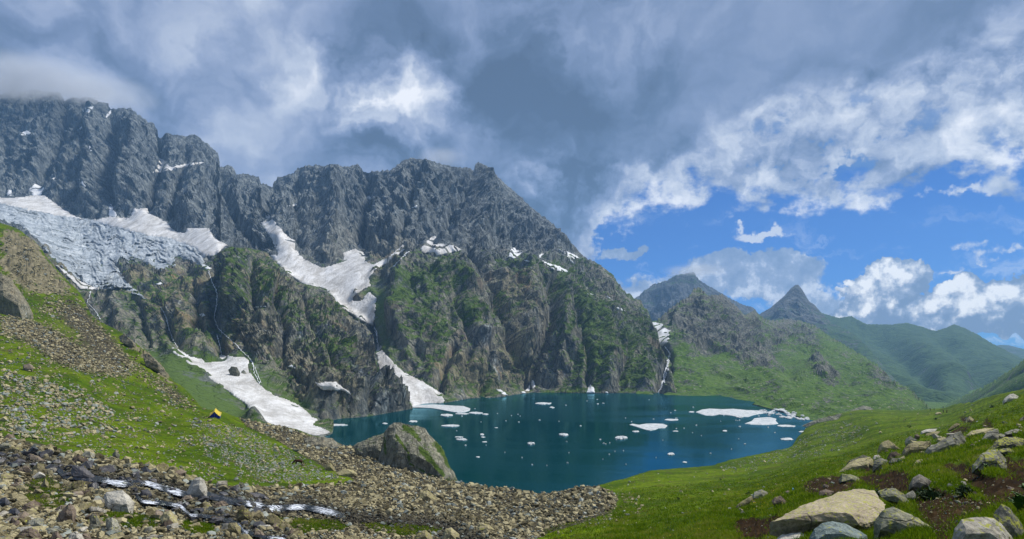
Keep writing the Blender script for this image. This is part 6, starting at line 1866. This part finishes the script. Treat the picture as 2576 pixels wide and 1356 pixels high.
M_SHRUB = plain('dark_shrub', (0.028, 0.060, 0.016), 0.8, (3.0, 0.5))
for k, (x, y, w_, h_, lab) in enumerate([
        (2287, 1076, 10, 7, "dark shrub alone in the middle of the right meadow"), (2353, 1056, 8, 5, "dark shrub near the path below the hikers"), (2495, 1027, 11, 9, "dark shrub high on the right slope near the skyline"),
        (2160, 1180, 12, 6, "dark tuft on the meadow above the boulder row"), (1882, 1245, 16, 8, "pair of dark tufts on the near meadow slope"), (1706, 1258, 10, 7, "dark green tuft on the meadow near the lake bank"), (1812, 1208, 8, 5, "small dark tuft on the mid meadow"), (2340, 1255, 60, 22, "leafy mound of turf hanging over the dirt hollow"),
        (2425, 1248, 40, 26, "green tussock inside the dirt hollow"), (2200, 1258, 50, 22, "dense green tussock on the turf topped rock")]):
    shrub(x, y, w_, h_, lab, k, 90 if w_ < 20 else 420)


def flower_mesh(mat):
    V, T = [(0, 0, 0.55)], []
    for i in range(10):
        a_ = i * math.pi / 5
        r_ = 1.0 if i % 2 == 0 else 0.45
        V.append((r_ * math.cos(a_), r_ * math.sin(a_), 0.75 + 0.25 * (i % 2 == 0)))
    for i in range(10):
        T.append((0, 1 + i, 1 + (i + 1) % 10))
    me = bpy.data.meshes.new('petals')
    me.from_pydata(V, [], T)
    me.materials.append(mat)
    return me


FY, FW = flower_mesh(M_YEL), flower_mesh(M_WHT)
FST = bpy.data.meshes.new('stalk')
FST.from_pydata([(-0.1, 0, -4), (0.1, 0, -4), (0, 0.12, -4), (0, 0, 0.6)], [], [(0, 1, 3), (1, 2, 3), (2, 0, 3)])
FST.materials.append(M_STEM)
fr_ = random.Random(4)
fl_spots = [(fr_.gauss(1915, 35), fr_.gauss(1265, 16), 1) for _ in range(42)] + [(fr_.gauss(1760, 40), fr_.gauss(1335, 10), 1) for _ in range(14)] + [(2217, 1171, 2), (2393, 1216, 1), (2372, 1218, 1), (2510, 1170, 1), (2530, 1122, 1)] + \
           [(fr_.uniform(1860, 2570), fr_.uniform(1150, 1330), 0) for _ in range(75)]
for (x, y, c) in fl_spots:
    h = ray(x, y, [T_GROUND])
    if h is None:
        continue
    r_ = (1.3 if c else 0.95) / F * h[0].y * fr_.uniform(0.7, 1.3)
    root = bpy.data.objects.new('flower', None)
    COL.objects.link(root)
    root.location = h[0] + Vector((0, 0, r_ * 3.6))
    root.scale = (r_, r_, r_)
    root.rotation_euler = (fr_.uniform(0.1, 0.6), fr_.uniform(-0.4, 0.4), fr_.uniform(0, 6))
    link('petals', FY if c else FW, root)
    link('stalk', FST, root)
    tag(root, "tiny yellow flower in the grass bank" if c else "tiny white flower dotted in the near turf", "flower", "yellow flowers in the near turf" if c else "white flowers in the near turf")

# ------------------------------------------------------------------ tent
def tent():
    M_Y = plain('yellow_flysheet', (0.62, 0.47, 0.045), 0.6, (2.0, 0.85))
    M_B = plain('blue_canvas', (0.012, 0.045, 0.50), 0.6, (1.2, 0.7))
    M_P = plain('tent_pole', (0.25, 0.25, 0.25), 0.4)
    h = ray(541, 1048.5, [T_GROUND])
    root = bpy.data.objects.new('tent', None)
    COL.objects.link(root)
    root.location = h[0] + Vector((0, 0, 0.15))
    xa = Vector((0.30, -0.93, -0.22)).normalized()
    ya = Vector((0, 0, 1)).cross(xa).normalized()
    root.rotation_euler = Matrix((xa, ya, xa.cross(ya))).transposed().to_euler()
    tag(root, "yellow ridge tent with a deep blue front on the left slope", "tent")
    L, Wd, Hh = 3.0, 2.6, 1.75
    n = 7
    # x along the ridge, front at +x; roof slopes sag between ridge and eaves and overhang the blue walls
    for s_ in (-1, 1):
        V = []
        for i in range(n):
            x = -L / 2 + L * i / (n - 1)
            for j in range(n):
                t = j / (n - 1)
                sag = -0.16 * math.sin(math.pi * t) - 0.05 * math.sin(math.pi * i / (n - 1))
                V.append((x + (0.22 * t if i == n - 1 else 0) - (0.22 * t if i == 0 else 0), s_ * (Wd / 2 + 0.1) * t, Hh + (0.42 - Hh) * t + sag))
        o = mesh_obj('roof_panel', V, grid_faces(n, n), M_Y, parent=root, smooth=True)
        sm = o.modifiers.new('thickness', 'SOLIDIFY')
        sm.thickness = 0.03
        V = [(-L / 2 + 0.15, s_ * Wd / 2 * 0.93, 0.62), (L / 2 - 0.15, s_ * Wd / 2 * 0.93, 0.62), (L / 2 - 0.1, s_ * Wd / 2, -0.15), (-L / 2 + 0.1, s_ * Wd / 2, -0.15)]
        mesh_obj('side_wall', V, [(0, 1, 2, 3)], M_B, parent=root)
    for xe in (-L / 2 + 0.14, L / 2 - 0.14):
        V = [(xe, -Wd / 2, -0.2), (xe, 0, -0.2), (xe, Wd / 2, -0.2), (xe, Wd / 2 * 0.93, 0.52), (xe, Wd / 4, 1.05), (xe, 0, Hh - 0.12), (xe, -Wd / 4, 1.05), (xe, -Wd / 2 * 0.93, 0.52)]
        me = bpy.data.meshes.new('gable_wall')
        me.from_pydata(V, [], [(0, 1, 5, 6, 7), (1, 2, 3, 4, 5)])
        me.materials.append(M_B)
        link('gable_wall', me, root)
        V = [(xe + dx, dy, z_) for z_ in (-0.2, Hh + 0.12) for dx, dy in ((0.03, 0), (0, 0.03), (-0.03, 0), (0, -0.03))]
        mesh_obj('pole', V, [(0, 1, 5, 4), (1, 2, 6, 5), (2, 3, 7, 6), (3, 0, 4, 7)], M_P, parent=root)


tent()


# ------------------------------------------------------------------ animals and people grown from joint chains
def skinned(name, joints, edges, mat, root_i=0, sub=2):
    me = bpy.data.meshes.new(name)
    me.from_pydata([j[:3] for j in joints], edges, [])
    me.materials.append(mat)
    o = link(name, me)
    sk = o.modifiers.new('skin', 'SKIN')
    sk.use_smooth_shade = True
    lay = me.skin_vertices[0] if me.skin_vertices else None
    if lay is None:
        bpy.context.view_layer.objects.active = o
        o.select_set(True)
        bpy.ops.mesh.customdata_skin_add()
        lay = me.skin_vertices[0]
    for i, j in enumerate(joints):
        lay.data[i].radius = (j[3], j[4] if len(j) > 4 else j[3])
        lay.data[i].use_root = (i == root_i)
    ss = o.modifiers.new('subdivision', 'SUBSURF')
    ss.levels = ss.render_levels = sub
    return o


def horse():
    M_H = plain('bay_coat', (0.062, 0.016, 0.008), 0.6, (3.0, 0.55))
    M_D = plain('dark_hair', (0.012, 0.007, 0.006), 0.7)
    # faces -x, head lowered to graze; metres
    J = [(0.0, 0, 1.12, .27, .29), (-0.42, 0, 1.12, .25, .29), (-0.66, 0, 1.14, .20, .25), (0.45, 0, 1.16, .25, .27), (0.66, 0, 1.14, .17, .22),      # trunk 0-4
         (-0.88, 0, 1.00, .13, .19), (-1.08, 0, 0.74, .095, .14), (-1.22, 0, 0.50, .085, .11), (-1.26, 0, 0.30, .07, .075), (-1.24, 0, 0.12, .05, .055)]  # neck, head, muzzle 5-9
    E = [(0, 1), (1, 2), (0, 3), (3, 4), (2, 5), (5, 6), (6, 7), (7, 8), (8, 9)]
    def chain(start, pts):
        prev = start
        for q in pts:
            J.append(q)
            E.append((prev, len(J) - 1))
            prev = len(J) - 1
    for s_ in (-1, 1):
        dx = 0.05 * s_
        chain(1, [(-0.50 + dx, .15 * s_, 0.92, .12), (-0.52 + dx, .16 * s_, 0.62, .075), (-0.50 + dx, .16 * s_, 0.44, .055), (-0.50 + dx, .16 * s_, 0.12, .038), (-0.54 + dx, .16 * s_, -0.02, .05)])
        chain(3, [(0.56 - dx, .15 * s_, 0.90, .16), (0.46 - dx, .16 * s_, 0.70, .105), (0.66 - dx, .16 * s_, 0.46, .06), (0.64 - dx, .16 * s_, 0.12, .04), (0.60 - dx, .16 * s_, -0.02, .052)])
    h = ray(750.5, 1173, [T_GROUND])
    root = bpy.data.objects.new('horse', None)
    COL.objects.link(root)
    root.location = h[0]
    root.rotation_euler = (0, math.radians(6), math.radians(8))
    body = skinned('body', J, E, M_H)
    body.parent = root
    tail = skinned('tail', [(0.80, 0, 1.18, .05), (0.92, 0, 1.10, .06), (0.95, 0, 0.85, .07), (0.93, 0, 0.55, .035)], [(0, 1), (1, 2), (2, 3)], M_D, 0, 1)
    tail.parent = root
    mane = skinned('mane', [(-0.74, 0, 1.33, .035, .06), (-0.96, 0, 1.12, .03, .06), (-1.16, 0, 0.84, .03, .05), (-1.27, 0, 0.62, .02, .03)], [(0, 1), (1, 2), (2, 3)], M_D, 0, 1)
    mane.parent = root
    for s_ in (-1, 1):
        ear = skinned('ear', [(-1.24, .06 * s_, 0.60, .03), (-1.30, .08 * s_, 0.70, .008)], [(0, 1)], M_H, 0, 1)
        ear.parent = root
    tag(root, "dark reddish brown horse grazing on the grass above the moraine", "horse")


horse()


def person(px, py, top, legs, label, seed, sx_=1):
    h = ray(px, py, [T_GROUND])
    if h is None:
        return
    root = bpy.data.objects.new('person', None)
    COL.objects.link(root)
    root.location = h[0]
    root.rotation_euler = (0, 0, 0.6 * sx_)
    rg = random.Random(seed)
    st_ = 0.16 * sx_
    skin_ = plain('skin', (0.32, 0.20, 0.14))
    up = plain('jacket', top)
    lg = plain('trousers', legs)
    hr = plain('hair', (0.012, 0.010, 0.009))
    body = skinned('body', [(0, 0, 0.96, .15, .11), (0, 0, 1.2, .15, .11), (0, 0, 1.40, .17, .11), (0, 0, 1.52, .06), (0, -.02, 1.62, .085, .10), (0, -.02, 1.72, .07, .085),
                            (.2, 0, 1.38, .065), (.26, .05, 1.12, .05), (.25, -.10, 0.9, .04), (.25, -.13, 0.82, .035), (-.2, 0, 1.38, .065), (-.26, -.05, 1.12, .05), (-.25, -.16, 0.92, .04), (-.25, -.19, 0.84, .035),
                            (.10, 0, 0.86, .095), (.11, st_, 0.48, .065), (.11, st_ * 1.3, 0.08, .045), (.11, st_ * 1.3 - .12, 0.03, .045), (-.10, 0, 0.86, .095), (-.11, -st_, 0.48, .065), (-.11, -st_ * .8, 0.08, .045), (-.11, -st_ * .8 - .12, 0.03, .045)],
                   [(0, 1), (1, 2), (2, 3), (3, 4), (4, 5), (2, 6), (6, 7), (7, 8), (8, 9), (2, 10), (10, 11), (11, 12), (12, 13), (0, 14), (14, 15), (15, 16), (16, 17), (0, 18), (18, 19), (19, 20), (20, 21)], skin_, 0, 2)
    body.parent = root
    jk = skinned('jacket', [(0, 0, 0.93, .17, .13), (0, 0, 1.2, .168, .128), (0, 0, 1.42, .185, .125), (.2, 0, 1.39, .08), (.265, .05, 1.12, .064), (.255, -.09, 0.93, .055), (-.2, 0, 1.39, .08), (-.265, -.05, 1.12, .064), (-.255, -.14, 0.95, .055)],
                  [(0, 1), (1, 2), (2, 3), (3, 4), (4, 5), (2, 6), (6, 7), (7, 8)], up, 0, 1)
    jk.parent = root
    tr = skinned('trousers', [(0, 0, 0.95, .16, .125), (.10, 0, 0.84, .11), (.11, st_, 0.48, .082), (.11, st_ * 1.3, 0.1, .065), (-.10, 0, 0.84, .11), (-.11, -st_, 0.48, .082), (-.11, -st_ * .8, 0.1, .065)],
                  [(0, 1), (1, 2), (2, 3), (0, 4), (4, 5), (5, 6)], lg, 0, 1)
    tr.parent = root
    hair = skinned('hair', [(0, .02, 1.66, .095, .10), (0, .01, 1.75, .07, .08)], [(0, 1)], hr, 0, 1)
    hair.parent = root
    tag(root, label, "person", "hikers on the far meadow rim")


person(2371.5, 1027.5, (0.012, 0.016, 0.03), (0.015, 0.015, 0.018), "person in dark clothes standing on the meadow skyline", 1)
person(2372, 1039, (0.012, 0.014, 0.016), (0.02, 0.02, 0.02), "person in dark clothes walking on the grass below the skyline", 2, -1)
person(2381, 1039, (0.075, 0.022, 0.045), (0.02, 0.018, 0.02), "person in a maroon top walking right of the one in dark clothes", 3)
person(2339.5, 1033.5, (0.02, 0.02, 0.02), (0.02, 0.02, 0.02), "leftmost person in black on the far meadow rim", 4, -1)
person(2349, 1032.5, (0.03, 0.03, 0.035), (0.02, 0.02, 0.02), "person in grey black on the far rim beside a white stone", 5)

# a scrap of blue litter in the turf
h = ray(1994.5, 1233, [T_GROUND])
q = np.random.RandomState(2).normal(size=(12, 3))
q = q / np.linalg.norm(q, axis=1, keepdims=True) * np.array([4.2, 3.4, 3.4]) / F * h[0].y
o = link('plastic_scrap', hull_mesh('plastic_scrap', [tuple(v) for v in q], (2,), 0.09, 3, plain('blue_plastic', (0.10, 0.36, 0.66), 0.35, (20.0, 0.6))))
o.location = h[0] + Vector((0, 0, 2.2 / F * h[0].y))
tag(o, "small crumpled bright blue plastic scrap in the flowery bank", "litter")
# ------------------------------------------------------------------ the air between
m = bpy.data.materials.new('haze')
m.use_nodes = True
m.node_tree.nodes.clear()
b = NB(m.node_tree)
out = b.n.new('ShaderNodeOutputMaterial')
pv = b.n.new('ShaderNodeVolumePrincipled')
pv.inputs['Color'].default_value = (0.34, 0.62, 1.0, 1)
pv.inputs['Density'].default_value = 0.00009
pv.inputs['Anisotropy'].default_value = 0.1
b.l.new(pv.outputs[0], out.inputs['Volume'])
x0, x1, y0, y1, z0, z1 = -4500, 6500, -600, 5600, LAKE - 62, 1150
V = [(x, y, z) for x in (x0, x1) for y in (y0, y1) for z in (z0, z1)]
hz = mesh_obj('haze', V, [(0, 1, 3, 2), (4, 6, 7, 5), (0, 4, 5, 1), (2, 3, 7, 6), (0, 2, 6, 4), (1, 5, 7, 3)], m)
tag(hz, "thin pale blue mountain haze filling the whole valley", "haze", kind='stuff')


# ------------------------------------------------------------------ cloud caught on the summits
def summit_cloud(px, py, dist, rx, ry, rz, dens, label, seed):
    c = Vector(world(px, py, dist))
    bm = bmesh.new()
    bmesh.ops.create_icosphere(bm, subdivisions=3, radius=1.0)
    co = np.array([v.co for v in bm.verts])
    k = 1 + fbm(co * 1.4 + seed, 3) * 0.35
    for v, s_ in zip(bm.verts, k):
        v.co = (v.co.x * s_ * rx, v.co.y * s_ * ry, v.co.z * s_ * rz)
    me = bpy.data.meshes.new('cloud')
    bm.to_mesh(me)
    bm.free()
    m = bpy.data.materials.new('cloud')
    m.use_nodes = True
    m.node_tree.nodes.clear()
    b = NB(m.node_tree)
    out = b.n.new('ShaderNodeOutputMaterial')
    pv = b.n.new('ShaderNodeVolumePrincipled')
    pv.inputs['Color'].default_value = (0.97, 0.98, 1.0, 1)
    oc = b.n.new('ShaderNodeTexCoord').outputs['Object']
    u = b.vec('MULTIPLY', oc, (1 / rx, 1 / ry, 1 / rz))
    fall = b.smooth(b.vec('LENGTH', u), 0.15, 0.98, 1.0, 0.0)
    n_ = b.noise(oc, 0.009, 4, 0.6)
    b.put(pv.inputs['Density'], b.mul(b.mul(fall, b.smooth(n_, 0.30, 0.62)), dens))
    b.l.new(pv.outputs[0], out.inputs['Volume'])
    me.materials.append(m)
    o = bpy.data.objects.new('cloud', me)
    COL.objects.link(o)
    o.location = c
    tag(o, label, "cloud", "clouds caught on the summits")


summit_cloud(60, 205, 2200, 330, 240, 75, 0.016, "soft grey cloud bank hiding the top of the left summit", 1)
summit_cloud(265, 235, 2200, 190, 200, 50, 0.012, "wisp of cloud trailing over the left summit's right shoulder", 2)
summit_cloud(1110, 398, 2020, 95, 120, 24, 0.012, "small dark cloud cap on the flat central summit", 3)
summit_cloud(1745, 680, 4000, 230, 200, 50, 0.008, "cloud cap on the far blue peak beyond the lake", 4)
